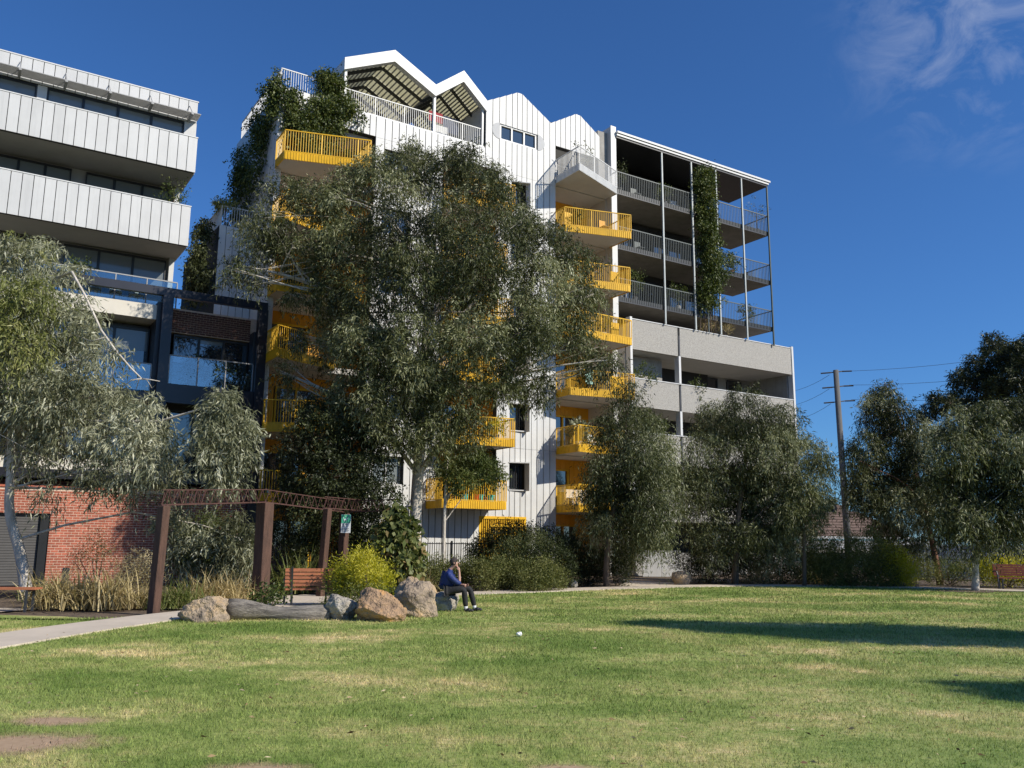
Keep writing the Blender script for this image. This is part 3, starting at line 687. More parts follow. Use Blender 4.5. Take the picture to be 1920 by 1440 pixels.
bricks(-8.0, -.5, .0, 2.632, 0, M['brick'], kp); bricks(XL, -12.5, .0, 2.632, 0, M['brick'], None); bricks(XL, -.5, 2.632, 3.5, 0, M['brick'], kp)
mb = MB(); mb.box(XL, -12.5, .002, .3, 0, 3.55); mb.box(-8.0, -.5, .002, .3, 0, 3.55); mb.box(-12.5, -8.0, .002, .3, 2.625, 3.55); mb.build('brick_wall', M['mortar'], LB)
unit_box('brick_course', M['brick'], LB, XL, -.5, -.05, .2, 3.56, 3.64)
bricks(XL, -.9, 3.66, 3.9, .06, M['brickdark'], None)
bricks(-4.3, -.95, 10.2, 11.18, .6, M['brickdark'], None)
# roller shutter
for k in range(27):
    unit_box('shutter_slat', M['grey2'] if 'grey2' in M else M['grey'], LB, -12.4, -8.32, .16, .2, .05+k*.095, .05+k*.095+.082)
mb = MB(); mb.box(-12.5, -8.0, .21, .3, 0, 2.62); mb.build('shutter_back', M['black'], LB)
mb = MB(); mb.box(-8.31, -8.01, .05, .2, 0, 2.6); mb.build('shutter_jamb', M['black'], LB)
# ================================================================== site furniture
def standing(name, pos, label, cat, rz=0.0, group=None): return tag(empty(name, pos, rz), label, cat, group)
# arbour of heavy timber posts with rusty lattice trusses
AR = standing('arbour', (-8.0, 24.5, 0), 'open arbour of brown timber posts joined by rusty lattice trusses', 'arbour')
def post_at(x, y, top, wx, rz, lean=0.0):
    p = ground(x, y); H = top
    mb = MB(); c, s_ = math.cos(rz), math.sin(rz); pts = [(-wx/2,-wx/2),(wx/2,-wx/2),(wx/2,wx/2),(-wx/2,wx/2)]
    P0 = [(p[0]-(-8.0)+c*a-s_*b, p[1]-24.5+s_*a+c*b) for a, b in pts]
    mb.prism(P0, -.1, H); mb.v = [(vx+(lean if vz > 1 else 0), vy, vz) for vx, vy, vz in mb.v]; o = mb.build('post', M['timber'], AR)
    bv = o.modifiers.new('bevel', 'BEVEL'); bv.width = .015; bv.segments = 1
    return p
q1 = post_at(287, 1151, 2.50, .22, -.45, .06); q2 = post_at(487, 1128, 2.78, .36, -.5); q3 = post_at(600, 1118, 2.72, .21, -.5, .12); q4 = post_at(640, 1112, 2.66, .25, -.5)
def truss(a, b, za, zb, d=.36):
    A, B = Vector((a[0]+8.0, a[1]-24.5, za)), Vector((b[0]+8.0, b[1]-24.5, zb)); up = Vector((0, 0, d)); mb = MB()
    mb.bar(A, B, .035, .035); mb.bar(A+up, B+up, .025, .025)
    n = max(4, int((B-A).length/.36))
    for k in range(n):
        t0, t1, t2 = k/n, (k+.5)/n, (k+1)/n
        mb.bar(A.lerp(B, t0), A.lerp(B, t1)+up, .016, .016); mb.bar(A.lerp(B, t1)+up, A.lerp(B, t2), .016, .016)
    mb.build('truss', M['rust'], AR)
truss(q1, q2, 2.52, 2.80); truss(q2, q4, 2.80, 2.68); truss(q1, q1+np.array([-.2, 3.6, 0]), 2.52, 2.72)
far = np.array(at(738, 960, q4[1]-1.2)); truss(q4, far, 2.68, 2.70); truss(q3, q3+np.array([.9, 2.8, 0]), 2.74, 2.76)
truss(q2, q2+np.array([-2.2, 1.6, 0]), 2.82, 2.84)
# sign on the fourth post
sg = standing('park_sign', (q4[0]+.1, q4[1]-.22, 0), 'green and white notice sign fixed to an arbour post', 'sign')
sg.location.z = 1.98
M['signg'] = mat('sign_green', (.08,.48,.28), .4, .05, 3); M['signw'] = mat('sign_white', (.78,.8,.79), .4, .03, 3); M['ink'] = mat('sign_ink', (.03,.05,.05), .6, .1, 3)
mb = MB(); mb.box(-.16,.16,-.01,.01,0,.33); mb.build('sign_plate', M['signw'], sg)
mb = MB(); mb.box(-.15,.15,-.022,-.012,.33,.6); mb.build('sign_header', M['signg'], sg); mb = MB(); mb.box(-.16,.16,-.01,.01,.33,.61); mb.build('sign_plate', M['signw'], sg)
mb = MB()   # pictogram: dog on a lead
mb.bar((-.07,-.026,.44),(.03,-.026,.44),.01,.05,up=(0,0,1)); mb.bar((-.06,-.026,.38),(-.06,-.026,.44),.016,.008); mb.bar((.02,-.026,.38),(.02,-.026,.44),.016,.008); mb.bar((.02,-.026,.46),(.07,-.026,.5),.01,.03); mb.bar((-.07,-.026,.45),(-.1,-.026,.52),.008,.012); mb.bar((.05,-.026,.5),(-.08,-.026,.57),.006,.006)
mb.build('pictogram', M['signw'], sg)
mb = MB()
for z, hh, ws in ((.27, .036, (.07, .09)), (.215, .03, (.1, .06))):
    x = -.12
    for w_ in ws:
        n = int(w_/.022)
        for i in range(n): mb.box(x+i*.022, x+i*.022+.015, -.013, -.0115, z, z+hh*(1 if i % 3 else .75))
        x += w_+.03
mb.build('lettering', M['ink'], sg)
mb = MB()
for k in range(4): mb.box(-.11, .11-.03*(k % 2), -.013, -.0115, .14-k*.032, .152-k*.032)
mb.build('lettering', M['ink'], sg)
# benches
def bench(pos, rz, label, wl=1.7, m='slat', backless=False, hgt=.46):
    b = standing('bench', pos, label, 'bench', rz)
    for k in range(4): unit_box('seat_slat', M[m], b, -wl/2, wl/2, -.22+k*.115, -.22+k*.115+.1, hgt-.045, hgt)
    if not backless:
        for k in range(5):
            mb = MB(); z0 = hgt+.1+k*.095; y0 = .24+k*.022; mb.bar((-wl/2, y0, z0), (wl/2, y0, z0), .035, .085); mb.build('back_slat', M[m], b)
    for sx in (-1, 1):
        x = sx*(wl/2-.18); mb = MB()
        mb.bar((x,-.2,0),(x,-.2,hgt-.05),.05,.05); mb.bar((x,.2,0),(x,.2,hgt-.05),.05,.05); mb.bar((x,-.22,hgt-.07),(x,.24,hgt-.07),.05,.05)
        if not backless: mb.bar((x,.21,hgt-.05),(x,.37,hgt+.56),.05,.05)
        mb.build('leg_frame', M['dark'], b)
        if not backless:
            mb = MB(); xx = sx*(wl/2+.02); pts = [(xx,-.27,hgt-.06+.0),(xx,-.3,hgt+.12),(xx,-.22,hgt+.23),(xx,0,hgt+.25),(xx,.28,hgt+.22)]
            mb.tube([(xx,-.3,0),(xx,-.34,.3)]+pts[1:], .028, 8); mb.build('arm_hoop', M['dark'], b)
    return b
pb = ground(578, 1136); bench((pb[0], pb[1]-.0, .006), math.radians(-168), 'slatted orange timber bench seen from behind under the arbour', 1.25)
pb = ground(1905, 1106); bench((pb[0]+.6, pb[1]+.6, 0), math.radians(-12), 'shade-darkened slatted bench beside the path under the gum trees', 1.9, 'slatdark')
pb = ground(0, 1150); bench((pb[0]-.45, pb[1]+.35, .006), math.radians(6), 'backless bench with an orange timber slab seat by the shutter', 2.1, 'slat', True, .56)
# bollards
for (x, y, hh, lb) in ((462,1112,.95,'red bollard close beside the thick arbour post'),(508,1101,.95,'red bollard standing midway along the planting bed edge'),(525,1099,.95,'red bollard nearest the green strap-leaf clump'),(118,1128,.9,'dark bollard standing in front of the brick wall')):
    p = ground(x, y); b = standing('bollard', p, lb, 'bollard'); m_ = M['rust'] if x > 200 else M['dark']
    mb = MB(); mb.box(-.07,.07,-.07,.07,-.05,hh); mb.prism([(-.06,-.06),(.06,-.06),(.06,.06),(-.06,.06)], hh, hh+.02); o = mb.build('post', m_, b); mb = MB(); mb.box(-.073,.073,-.073,.073,hh-.16,hh-.1); mb.build('collar', M['dark'], b)
# utility pole and wires
PY = 62.0; pb, pt = at(1593, 1018+1.7*F_PX/PY+2, PY), at(1567, 694, PY); pb[2] = 0
UP = standing('utility_pole', pb, 'tall grey timber utility pole with three crossarm wires', 'utility pole')
d_ = pt-pb; mb = MB(); mb.tube([(0,0,-.3), tuple(d_)], [.25, .185], 12); M['polew'] = mat('grey_pole_timber', (.12,.118,.115), .9, .25, 5, .3, 20, stretch=(2,2,.2)); mb.build('pole', M['polew'], UP, True)
M['wire'] = mat('wire', (.04,.04,.045), .5, .1, 3)
for i, (yl, yr) in enumerate(((698, 697), (728, 722), (756, 750))):
    c = at(1568+i*3, (yl+yr)/2, PY)-pb
    mb = MB(); mb.bar(c+np.array([-.42,0,-.05]), c+np.array([.42,0,.05]), .09, .07); ca = mb.build('crossarm', M['polew'], UP)
    for sx in (-1, 1):
        mb = MB(); e0 = c+np.array([sx*.42,0,sx*.05]); mb.tube([e0, e0+np.array([sx*.7,0,-.06 if sx < 0 else .03])], .055, 6); mb.build('insulator', M['dark'], ca)
wires = [((1555,703),(1440,735)),((1555,729),(1440,762)),((1558,757),(1440,792)),((1590,696),(2100,625)),((1592,722),(2100,668)),((1596,749),(2100,716))]
for i, (a, b) in enumerate(wires):
    A, B = at(*a, PY), at(*b, PY+(-4 if b[0] > 1500 else 14)); mb = MB()
    mb.tube([A+(B-A)*t-np.array([0,0,1])*(.5*4*t*(1-t)) for t in np.linspace(0,1,10)], .013, 5); o = mb.build('overhead_wire', M['wire'])
    tag(o, ['topmost','middle','lowest'][i % 3]+' overhead wire running from the pole '+('behind the concrete block' if i < 3 else 'towards the dark tree'), 'wire')
# far house with tiled roof
hp = at(1575, 1030, 74); hp[2] = 0
HS = standing('house', hp, 'low house with brown tiled roof seen beyond the fence', 'house', math.radians(6))
M['tile'] = mat('terracotta_tile', (.15,.1,.08), .85, .3, 6, .3, 20); M['weather'] = mat('pale_weatherboard', (.6,.6,.57), .7, .06, 2)
mb = MB(); mb.box(-4.2,5,-1,6,0,1.9); mb.build('wall', M['weather'], HS)
ez, rz_ = 2.35, 4.6
mb = MB(); mb.add([(-4.6,-1.5,ez),(5.4,-1.5,ez),(5.4,6.5,ez),(-4.6,6.5,ez),(-1.5,2.4,rz_),(3,2.4,rz_)], [(0,1,5,4),(1,2,5),(2,3,4,5),(3,0,4),(3,2,1,0)]); rf = mb.build('roof', M['tile'], HS)
for k in range(9):
    t = (k+.3)/9.5; y = -1.5+3.9*t; z = ez+(rz_-ez)*t; mb = MB(); mb.bar((-4.6+3.1*t, y, z+.03), (5.4-2.4*t, y, z+.03), .12, .06); mb.build('tile_course', M['tile'], rf)
mb = MB(); mb.box(-4.6,5.4,-1.62,-1.5,2.2,2.4); mb.build('gutter', M['weather'], HS)
mb = MB(); mb.box(.9,1.5,2.0,2.6,3.6,5.1); mb.build('chimney', M['tile'], rf)
mb = MB(); mb.box(-6.2,6.5,-3.4,-1.65,1.85,2.0); mb.build('carport_roof', M['whitepaint'], HS); mb = MB(); mb.box(-6.2,6.5,-3.5,-3.405,1.35,2.05); mb.build('carport_fascia', M['whitepaint'], HS)
for x in (-5.8,-1.5,2.5,6.2): mb = MB(); mb.box(x-.06,x+.06,-3.4,-3.28,0,1.34); mb.build('carport_post', M['dark'], HS)
# corrugated fence, dark picket fence, white low wall
M['corr'] = mat('corrugated_steel', (.5,.52,.54), .45, .15, 1.5, metal=.2, rand=.15)
fa_, fb_ = at(1640, 1030, 50), at(2010, 1030, 44); fa_[2] = fb_[2] = 0
FE = standing('metal_fence', fa_, 'pale corrugated steel fence behind the gum trees with dark scrawls', 'fence', math.atan2(fb_[1]-fa_[1], fb_[0]-fa_[0]))
Lf = float(np.linalg.norm(fb_-fa_)); nP = int(Lf/.8)
mbc = MB()
for k in range(8): x = k*.1; mbc.prism([(x,0),(x+.035,-.03),(x+.065,-.03),(x+.1,0),(x+.1,.02),(x,.02)], 0, 1.75)
pm = None
for k in range(nP):
    if pm is None: o = mbc.build('panel', M['corr'], FE); pm = o
    else: o = pm.copy(); COL.objects.link(o)
    o.location = (k*.81, 0, 0)
mb = MB()
for x, z, sc in ((2.2,.7,1.0),(2.9,1.0,.8),(4.1,.6,1.1),(5.0,.9,.9),(6.3,.7,1.0)):
    pts = [(x+sc*.3*math.cos(t*1.3)*(.5+t/9), -.034, z+sc*.3*math.sin(t*2.1)) for t in np.linspace(0, 5, 14)]; mb.tube(pts, .025, 4)
mb.build('graffiti', M['ink'], FE)
fa2, fb2 = at(1545, 1040, 43), at(2000, 1040, 40.5); fa2[2] = fb2[2] = 0
PF = standing('picket_fence', fa2, 'thin black steel picket fence between garden and corrugated fence', 'fence', math.atan2(fb2[1]-fa2[1], fb2[0]-fa2[0]))
Lf = float(np.linalg.norm(fb2-fa2)); mb = MB()
for k in range(int(Lf/.13)): mb.box(k*.13-.009, k*.13+.009, -.009, .009, .05, 1.18)
mb.build('picket_row', M['black'], PF)['kind'] = 'stuff'
mb = MB(); mb.box(0, Lf, -.02, .02, 1.05, 1.09); mb.box(0, Lf, -.02, .02, .12, .16); mb.build('fence_rail', M['black'], PF)
for k in range(int(Lf/2.3)+1): mb = MB(); mb.box(k*2.3-.03, k*2.3+.03, -.03, .03, 0, 1.25); mb.build('fence_post', M['black'], PF)
wl = at(1205, 1050, 47.0); wl[2] = 0
WW = standing('low_wall', wl, 'white rendered panel wall behind the weeping gum tree', 'wall', math.radians(3))
mb = MB(); mb.box(0, 1.0, 0, .15, 0, 1.3); mb.build('wall_panel', M['whitepaint'], WW); mb = MB(); mb.box(1.02, 2.0, 0, .15, 0, 1.3); mb.build('wall_panel', M['whitepaint'], WW); mb = MB(); mb.box(-.03, 2.03, -.02, .17, 1.305, 1.34); mb.build('coping', M['whitepaint'], WW)
# dark fences in front of the building's ground floor
def dark_fence(x0, x1, Y0, Y1, h_, label):
    a, b = at(x0, 1050, Y0), at(x1, 1050, Y1); a[2] = b[2] = 0
    f_ = standing('garden_fence', a, label, 'fence', math.atan2(b[1]-a[1], b[0]-a[0])); L_ = float(np.linalg.norm(b-a)); mb = MB()
    for k in range(int(L_/.12)+1): mb.box(k*.12-.011, k*.12+.011, -.011, .011, .04, h_)
    mb.build('picket_row', M['black'], f_)['kind'] = 'stuff'
    mb = MB(); mb.box(0, L_, -.02, .02, h_-.08, h_-.04); mb.box(0, L_, -.02, .02, .1, .14); mb.build('fence_rail', M['black'], f_)
    for k in range(int(L_/2)+1): mb = MB(); mb.box(k*2-.03, k*2+.03, -.03, .03, 0, h_+.06); mb.build('fence_post', M['black'], f_)
dark_fence(500, 700, 33.4, 36.6, 1.75, 'black steel garden fence behind the arbour in front of the dark recess')
dark_fence(775, 910, 37.0, 39.6, 1.7, 'black steel garden fence against the white wall behind the seated person')
# ================================================================== vegetation helpers
def raw_mesh(name, V, Fq, mat_, parent=None, var=None, kind=None):
    "numpy quads/tris -> mesh object"
    me = bpy.data.meshes.new(name); nv, nf, k = len(V), len(Fq), Fq.shape[1]
    me.vertices.add(nv); me.vertices.foreach_set('co', np.ascontiguousarray(V, dtype=np.float32).ravel())
    me.loops.add(nf*k); me.loops.foreach_set('vertex_index', np.ascontiguousarray(Fq, dtype=np.int32).ravel())
    me.polygons.add(nf); me.polygons.foreach_set('loop_start', np.arange(0, nf*k, k, dtype=np.int32)); 
    if var is not None:
        a = me.attributes.new('var', 'FLOAT', 'FACE'); a.data.foreach_set('value', np.ascontiguousarray(var, dtype=np.float32))
    me.materials.append(mat_); me.update(calc_edges=True); me.validate()
    o = bpy.data.objects.new(name, me); COL.objects.link(o)
    if parent: o.parent = parent
    if kind: o['kind'] = kind
    return o
def nrm(a): return a/np.maximum(np.linalg.norm(a, axis=1), 1e-6)[:, None]
def leaves(P, D, L_, W_, rng, fold=.12):
    n = len(P); D = nrm(D); S = nrm(np.cross(D, rng.normal(size=(n, 3)))); Nn = np.cross(S, D)
    L_ = L_[:, None]; W_ = W_[:, None]
    a = P; b = P+D*L_*.42+S*W_*.5+Nn*W_*fold; c = P+D*L_-np.array([0, 0, .12])*L_; d = P+D*L_*.42-S*W_*.5+Nn*W_*fold
    V = np.stack([a, b, c, d], 1).reshape(-1, 3); Fq = np.arange(4*n).reshape(n, 4); return V, Fq
def crown(name, lobes, mat_, parent, org, seed, n_leaf, leaf=(.16, .03), droop=.75, twig=.7, shell=.55, k_tw=22, up=False):
    """lobes: (centre xyz, (rx,ry,rz)); leaves hang in rows from twigs that leave the shell of each lobe"""
    rng = np.random.default_rng(seed); vols = np.array([l[1][0]*l[1][1]+l[1][0]*l[1][2] for l in lobes]); nt_ = np.maximum(4, (n_leaf/k_tw*vols/vols.sum()).astype(int))
    Ps, Ds, Vr = [], [], []
    for (c, r_), n in zip(lobes, nt_):
        u = nrm(rng.normal(size=(n, 3))); rad = shell+(1-shell)*rng.random(n)**.6
        rad *= 1+.16*np.sin(u[:, 0]*5+seed)+.14*np.cos(u[:, 1]*6+c[0]*2)+.12*np.sin(u[:, 2]*7+c[2])
        st = np.array(c)+u*np.array(r_)*rad[:, None]
        d0 = nrm(u*.8+rng.normal(size=(n, 3))*.45+np.array([0, 0, .45 if up else -.05])); tl = twig*(.5+rng.random(n))
        tone = .45+rng.normal(size=n)*.12+rng.normal()*.17
        for q in range(k_tw):
            t = (q+rng.random(n))/k_tw
            sag = -(t**1.6)*tl*droop*.75 if not up else -(t**2)*tl*droop*.4
            P = st+d0*(tl*t)[:, None]*.9; P[:, 2] += sag; P += rng.normal(size=(n, 3))*.075
            D = d0*(.4 if not up else .8)+rng.normal(size=(n, 3))*.62; D[:, 2] -= droop*.95 if not up else -.25
            Ps.append(P); Ds.append(D); Vr.append(np.clip(tone+rng.normal(size=n)*.2, 0, 1))
    P = np.concatenate(Ps)-np.array(org); D = np.concatenate(Ds); v = np.concatenate(Vr); n = len(P)
    V, Fq = leaves(P, D, leaf[0]*(.6+.8*rng.random(n)), leaf[1]*(.7+.6*rng.random(n)), rng)
    return raw_mesh(name, V, Fq, mat_, parent, v, 'stuff')
def curve(a, b, bend, n=6):
    a, b, bend = np.array(a, float), np.array(b, float), np.array(bend, float)
    return [a+(b-a)*t+bend*4*t*(1-t) for t in np.linspace(0, 1, n)]
def tree(name, label, base, trunk, rads, lobes, seed, n_leaf, leaf_m, bark='bark', leaf=(.16, .03), droop=.75, twig=.7, shell=.5, group=None, fork=None, limb_r=.1, sub=4, cat='tree', k_tw=15, seg=10, stride=2):
    T = tag(empty(name, base), label, cat, group); rng = np.random.default_rng(seed+5); org = np.array(base, float)
    tp = smooth_line([np.array(p)-org for p in trunk], 5); rr = np.interp(np.linspace(0, 1, len(tp)), np.linspace(0, 1, len(rads)), rads)
    mb = MB(); mb.tube(tp, list(rr), seg); mb.build('trunk', M[bark], T, True)
    br = MB(); f0 = fork or .45; ntp = len(tp)
    lastp = None
    for j, (c, r_) in enumerate(lobes):
        c = np.array(c)-org
        if j % stride == 0 or lastp is None:
            zs = tp[:, 2]; dh = np.hypot(c[0]-tp[-1, 0], c[1]-tp[-1, 1]); want = max(tp[0, 2]+(tp[-1, 2]-tp[0, 2])*f0, c[2]-dh*rng.uniform(.35, 1.0)-.5)
            i = max(int(np.argmin(np.abs(zs-want))), int(ntp*f0)); a = tp[min(i, ntp-1)]
            L_ = np.linalg.norm(c-a); r0 = min(rr[i]*.6, limb_r*(.45+L_/8)); ctl = a+(c-a)*np.array([.35, .35, .75])+rng.normal(size=3)*L_*.08
            pts = [(1-t)**2*a+2*t*(1-t)*ctl+t*t*c+rng.normal(size=3)*L_*.012 for t in np.linspace(0, 1, 7)]
            br.tube(pts, list(np.linspace(r0, r0*.3, 7)), 6, False); lastp = pts; lr = r0
        else:
            m_ = lastp[3]+(lastp[5]-lastp[3])*rng.random(); br.tube(curve(m_, c, rng.normal(size=3)*.12, 5), list(np.linspace(lr*.4, lr*.15, 5)), 5, False); pts = [m_, m_, m_, m_+(c-m_)*.5, c, c]; r0 = lr*.5
        for _ in range(sub):
            u = rng.normal(size=3); u /= np.linalg.norm(u); u[2] = abs(u[2])*.8-.15
            e = c+u*np.array(r_)*.95; m_ = pts[3]+(pts[5]-pts[3])*rng.random()
            br.tube(curve(m_, e, rng.normal(size=3)*.08, 4), [r0*.3, r0*.24, r0*.16, r0*.06], 4, False)
    br.build('branches', M[bark], T, True)
    crown('crown', lobes, leaf_m, T, org, seed, n_leaf, leaf, droop, twig, shell, k_tw)
    return T
def px_lobes(lst, Y, spread=0.0, rng=None, ratio=1.0, flat=.85):
    out = []
    for t in lst:
        x, y, r = t[:3]; dy = t[3] if len(t) > 3 else (rng.uniform(-spread, spread) if rng else 0)
        p = at(x, y, Y+dy); R_ = r*(Y+dy)/F_PX; out.append((p, (R_, R_*ratio, R_*flat)))
    return out
LM = {}
LM['gum'] = leaf_mat('gum_leaf', [(.022,.027,.009), (.070,.081,.028), (.16,.172,.07), (.38,.385,.22)], .46, .25, .35)  # palest leaf tone stands in for sun glints
LM['gum2'] = leaf_mat('dark_gum_leaf', [(.015,.020,.007), (.052,.063,.022), (.14,.154,.064), (.40,.41,.25)], .46, .25, .35)  # pale end of the ramp paints glints onto some leaves
LM['silver'] = leaf_mat('silver_gum_leaf', [(.09,.096,.05), (.2,.21,.12), (.36,.365,.24), (.58,.58,.44)], .42, .3, .45)
LM['green'] = leaf_mat('green_gum_leaf', [(.09,.105,.025), (.16,.18,.05), (.25,.265,.085), (.36,.35,.15)], .5, .28, .3)
LM['dark'] = leaf_mat('dark_leaf', [(.016,.021,.008), (.032,.042,.014), (.06,.072,.024), (.12,.13,.05)], .5, .15, .3)
LM['shrub'] = leaf_mat('shrub_leaf', [(.034,.05,.013), (.065,.088,.022), (.11,.135,.037), (.19,.2,.065)], .55, .22, .25)
LM['bushd'] = leaf_mat('dull_bush_leaf', [(.02,.028,.01), (.042,.055,.018), (.075,.09,.03), (.16,.17,.07)], .55, .2, .25)
LM['cover'] = leaf_mat('cover_leaf', [(.045,.055,.015), (.085,.1,.028), (.15,.16,.048), (.26,.25,.1)], .55, .25, .25)
LM['vine'] = leaf_mat('vine_leaf', [(.028,.042,.010), (.058,.08,.018), (.105,.13,.032), (.18,.19,.055)], .5, .22, .3)
LM['lime'] = leaf_mat('lime_leaf', [(.2,.22,.02), (.36,.35,.03), (.5,.46,.05), (.6,.54,.09)], .5, .35, .25)
LM['straw'] = leaf_mat('straw_blade', [(.19,.155,.05), (.34,.27,.12), (.5,.4,.2), (.64,.54,.33)], .6, .25, .2)
LM['strap'] = leaf_mat('strap_blade', [(.06,.085,.018), (.11,.14,.034), (.2,.21,.065), (.36,.33,.15)], .5, .25, .3)
LM['ivy'] = leaf_mat('broad_vine_leaf', [(.045,.062,.018), (.1,.125,.036), (.19,.2,.075), (.36,.24,.11)], .5, .25, .25)
# ------------------------------------------------------------------ big gum
r1_ = np.random.default_rng(3)
bigL = [(770,318,62,.5),(700,338,66,-.5),(840,318,66,.8),(905,355,64,0),(645,372,58,-1),(585,385,55,-1.5),(535,352,40,-1.5),(478,440,50,-2),(450,500,36,-2.2),(515,430,50,-2.2),(560,470,55,-1),(480,520,26,-2),(700,300,32,0),(860,298,36,.5),(645,335,38,-.5),(930,345,40,.5),(770,288,34,.3),(600,362,36,-1),(990,420,34,.5),(640,455,70,-2.5),(735,420,76,-3.2),(840,410,76,-3),(935,430,70,-2),(965,400,44,.5),(1030,450,60,0),(1085,495,52,.5),(1110,555,38,.6),(1015,525,76,-1.5),(905,520,85,-3.5),(790,520,88,-3.8),(690,545,80,-3),(620,555,56,-2),(545,560,24,-2),(1068,590,56,.2),(1092,650,50,.4),(1120,690,40,.4),(985,620,78,-2),(885,635,85,-3.6),(780,640,88,-3.8),(680,645,82,-3),(625,650,44,-1.6),(560,640,22,-2),(530,700,26,-2),(655,735,74,-2.2),(745,740,82,-3.2),(845,745,76,-2.8),(930,720,58,-1.5),(1000,715,52,-.6),(715,810,58,-2.2),(800,815,66,-2.6),(875,800,50,-1.8),(650,775,40,-1.4),(955,640,60,2),(850,560,80,2.5),(700,480,70,2.2),(780,720,70,2),(640,600,70,2)]
BY = 33.5; rt = random.Random(5)
bigLobes = []
for x, y, r, dy in bigL:
    bigLobes += px_lobes([(x, y, r*.76, dy*.8)], BY, flat=.85)
    for _ in range(2): bigLobes += px_lobes([(x+rt.uniform(-.8,.8)*r, y+rt.uniform(-.7,.7)*r, r*rt.uniform(.35,.5), dy*.8+rt.uniform(-1,.6))], BY, flat=.85)
bb = at(776, 1018+1.7*F_PX/BY, BY); bb[2] = 0
tree('gum_tree', 'tall spreading grey-green gum tree with pale trunk before the white facade', bb,
     [bb, at(778,1000,BY), at(783,900,BY), at(790,800,BY-.3), at(796,680,BY-.3), at(800,560,BY), at(800,440,BY)], [.29,.24,.22,.2,.16,.11,.05], bigLobes, 21, 215000, LM['gum'], leaf=(.165,.038), twig=.5, droop=.7, fork=.3, limb_r=.085, sub=2, stride=6, shell=.35)
# ------------------------------------------------------------------ silver gum on the left
LY = 26.5; lb = ground(52, 1122); lb[1] = LY; lb = at(52, 1018+1.7*F_PX/LY-4, LY); lb[2] = 0
lt = [(25,470,42),(75,490,45),(-40,500,60),(110,535,42),(40,555,66),(-40,620,80),(120,600,58),(165,625,40),(60,650,74),(140,680,58),(195,660,28),(10,730,72),(90,745,70),(175,745,56),(235,760,46),(130,810,66),(205,815,54),(280,775,40),(60,830,52),(265,830,46),(305,830,36),(240,885,46),(185,880,44),(300,890,40),(330,930,26),(-60,740,70),(90,915,22)]
lobL = []
for x, y, r in lt: lobL += px_lobes([(x, y, r*.78, rt.uniform(-1.5,1.5)), (x+rt.uniform(-.7,.7)*r, y+rt.uniform(-.6,.6)*r, r*.45, rt.uniform(-1.8,1.6))], LY, flat=.95)
lobR = px_lobes([(425,760,30,-1.5),(395,800,30,-1.5),(445,805,28,-1.5),(412,850,30,-1.5),(452,850,20,-1.5),(405,890,20,-1.5)], LY, flat=1.0)
lobS = px_lobes([(325,985,24,.5),(385,1010,30,.5),(440,1000,30,.5),(345,1030,26,.5),(412,1045,22,.5),(460,1035,18,.5)], LY, flat=.95)
sg_t = tree('gum_tree', 'silvery weeping gum tree with curved white trunk beside the roller shutter', lb,
     [lb, at(45,1080,LY), at(36,1030,LY), at(18,960,LY), at(20,880,LY), at(22,780,LY), at(30,680,LY), at(40,560,LY)], [.19,.17,.155,.14,.12,.1,.08,.04], lobL, 31, 42000, LM['silver'], leaf=(.2,.04), twig=.6, droop=.8, fork=.35, limb_r=.04, sub=2, stride=4, shell=.35)
crown('crown', lobR+lobS, LM['silver'], sg_t, lb, 33, 13000, (.2,.042), .85, .6, .4)
mb = MB()
def lp(x, y, d=0): return at(x, y, LY+d)-lb
mb.tube([lp(20,740), lp(60,600), lp(110,520), lp(135,510,-.6), lp(160,555,-1), lp(190,620,-1.2), lp(215,655,-1.4), lp(245,690,-1.5), lp(268,712,-1.5)], [.06,.05,.042,.04,.035,.034,.03,.027,.015], 7)
mb.tube([lp(200,632,-1.3), lp(170,640,-1), lp(120,620,-.5)], [.03,.02,.01], 5)
for e in ((230,725),(255,730),(285,728),(300,715)): mb.tube([lp(266,710,-1.5), lp((266+e[0])/2,712,-1.5), lp(e[0],e[1],-1.4)], [.022,.016,.008], 5)
mb.tube([lp(22,800), lp(150,790,-.5), lp(300,790,-1), lp(400,760,-1.5), lp(450,800,-1.5)], [.07,.05,.04,.03,.01], 6)
mb.tube([lp(40,1010), lp(120,985,.3), lp(250,960,.4), lp(380,985,.5), lp(450,1010,.5)], [.05,.04,.03,.025,.01], 6)
mb.build('limb', M['bark'], sg_t, True)
crown('crown', px_lobes([(45,470,36,1),(60,560,40,-1.7),(30,640,46,-1.7),(10,560,40,-1.5)], LY), LM['green'], sg_t, lb, 37, 6000, (.19,.038), .85, .7, .45)
# ------------------------------------------------------------------ dark tree under the big gum
DY = 31.5; db = at(590, 1018+1.7*F_PX/DY, DY); db[2] = 0
tree('lilly_pilly_tree', 'dense dark evergreen tree in the shade behind the arbour', db, [db, at(590,1000,DY), at(592,900,DY), at(595,820,DY)], [.14,.12,.09,.04],
     px_lobes([(560,835,34),(605,805,44),(660,830,44),(575,890,48),(630,890,56),(690,880,36),(548,935,30),(600,945,52),(670,940,44),(720,930,26),(585,775,26)], DY, 1.2, r1_), 41, 34000, LM['dark'], 'barkdark', (.12,.05), .35, .4, .45)
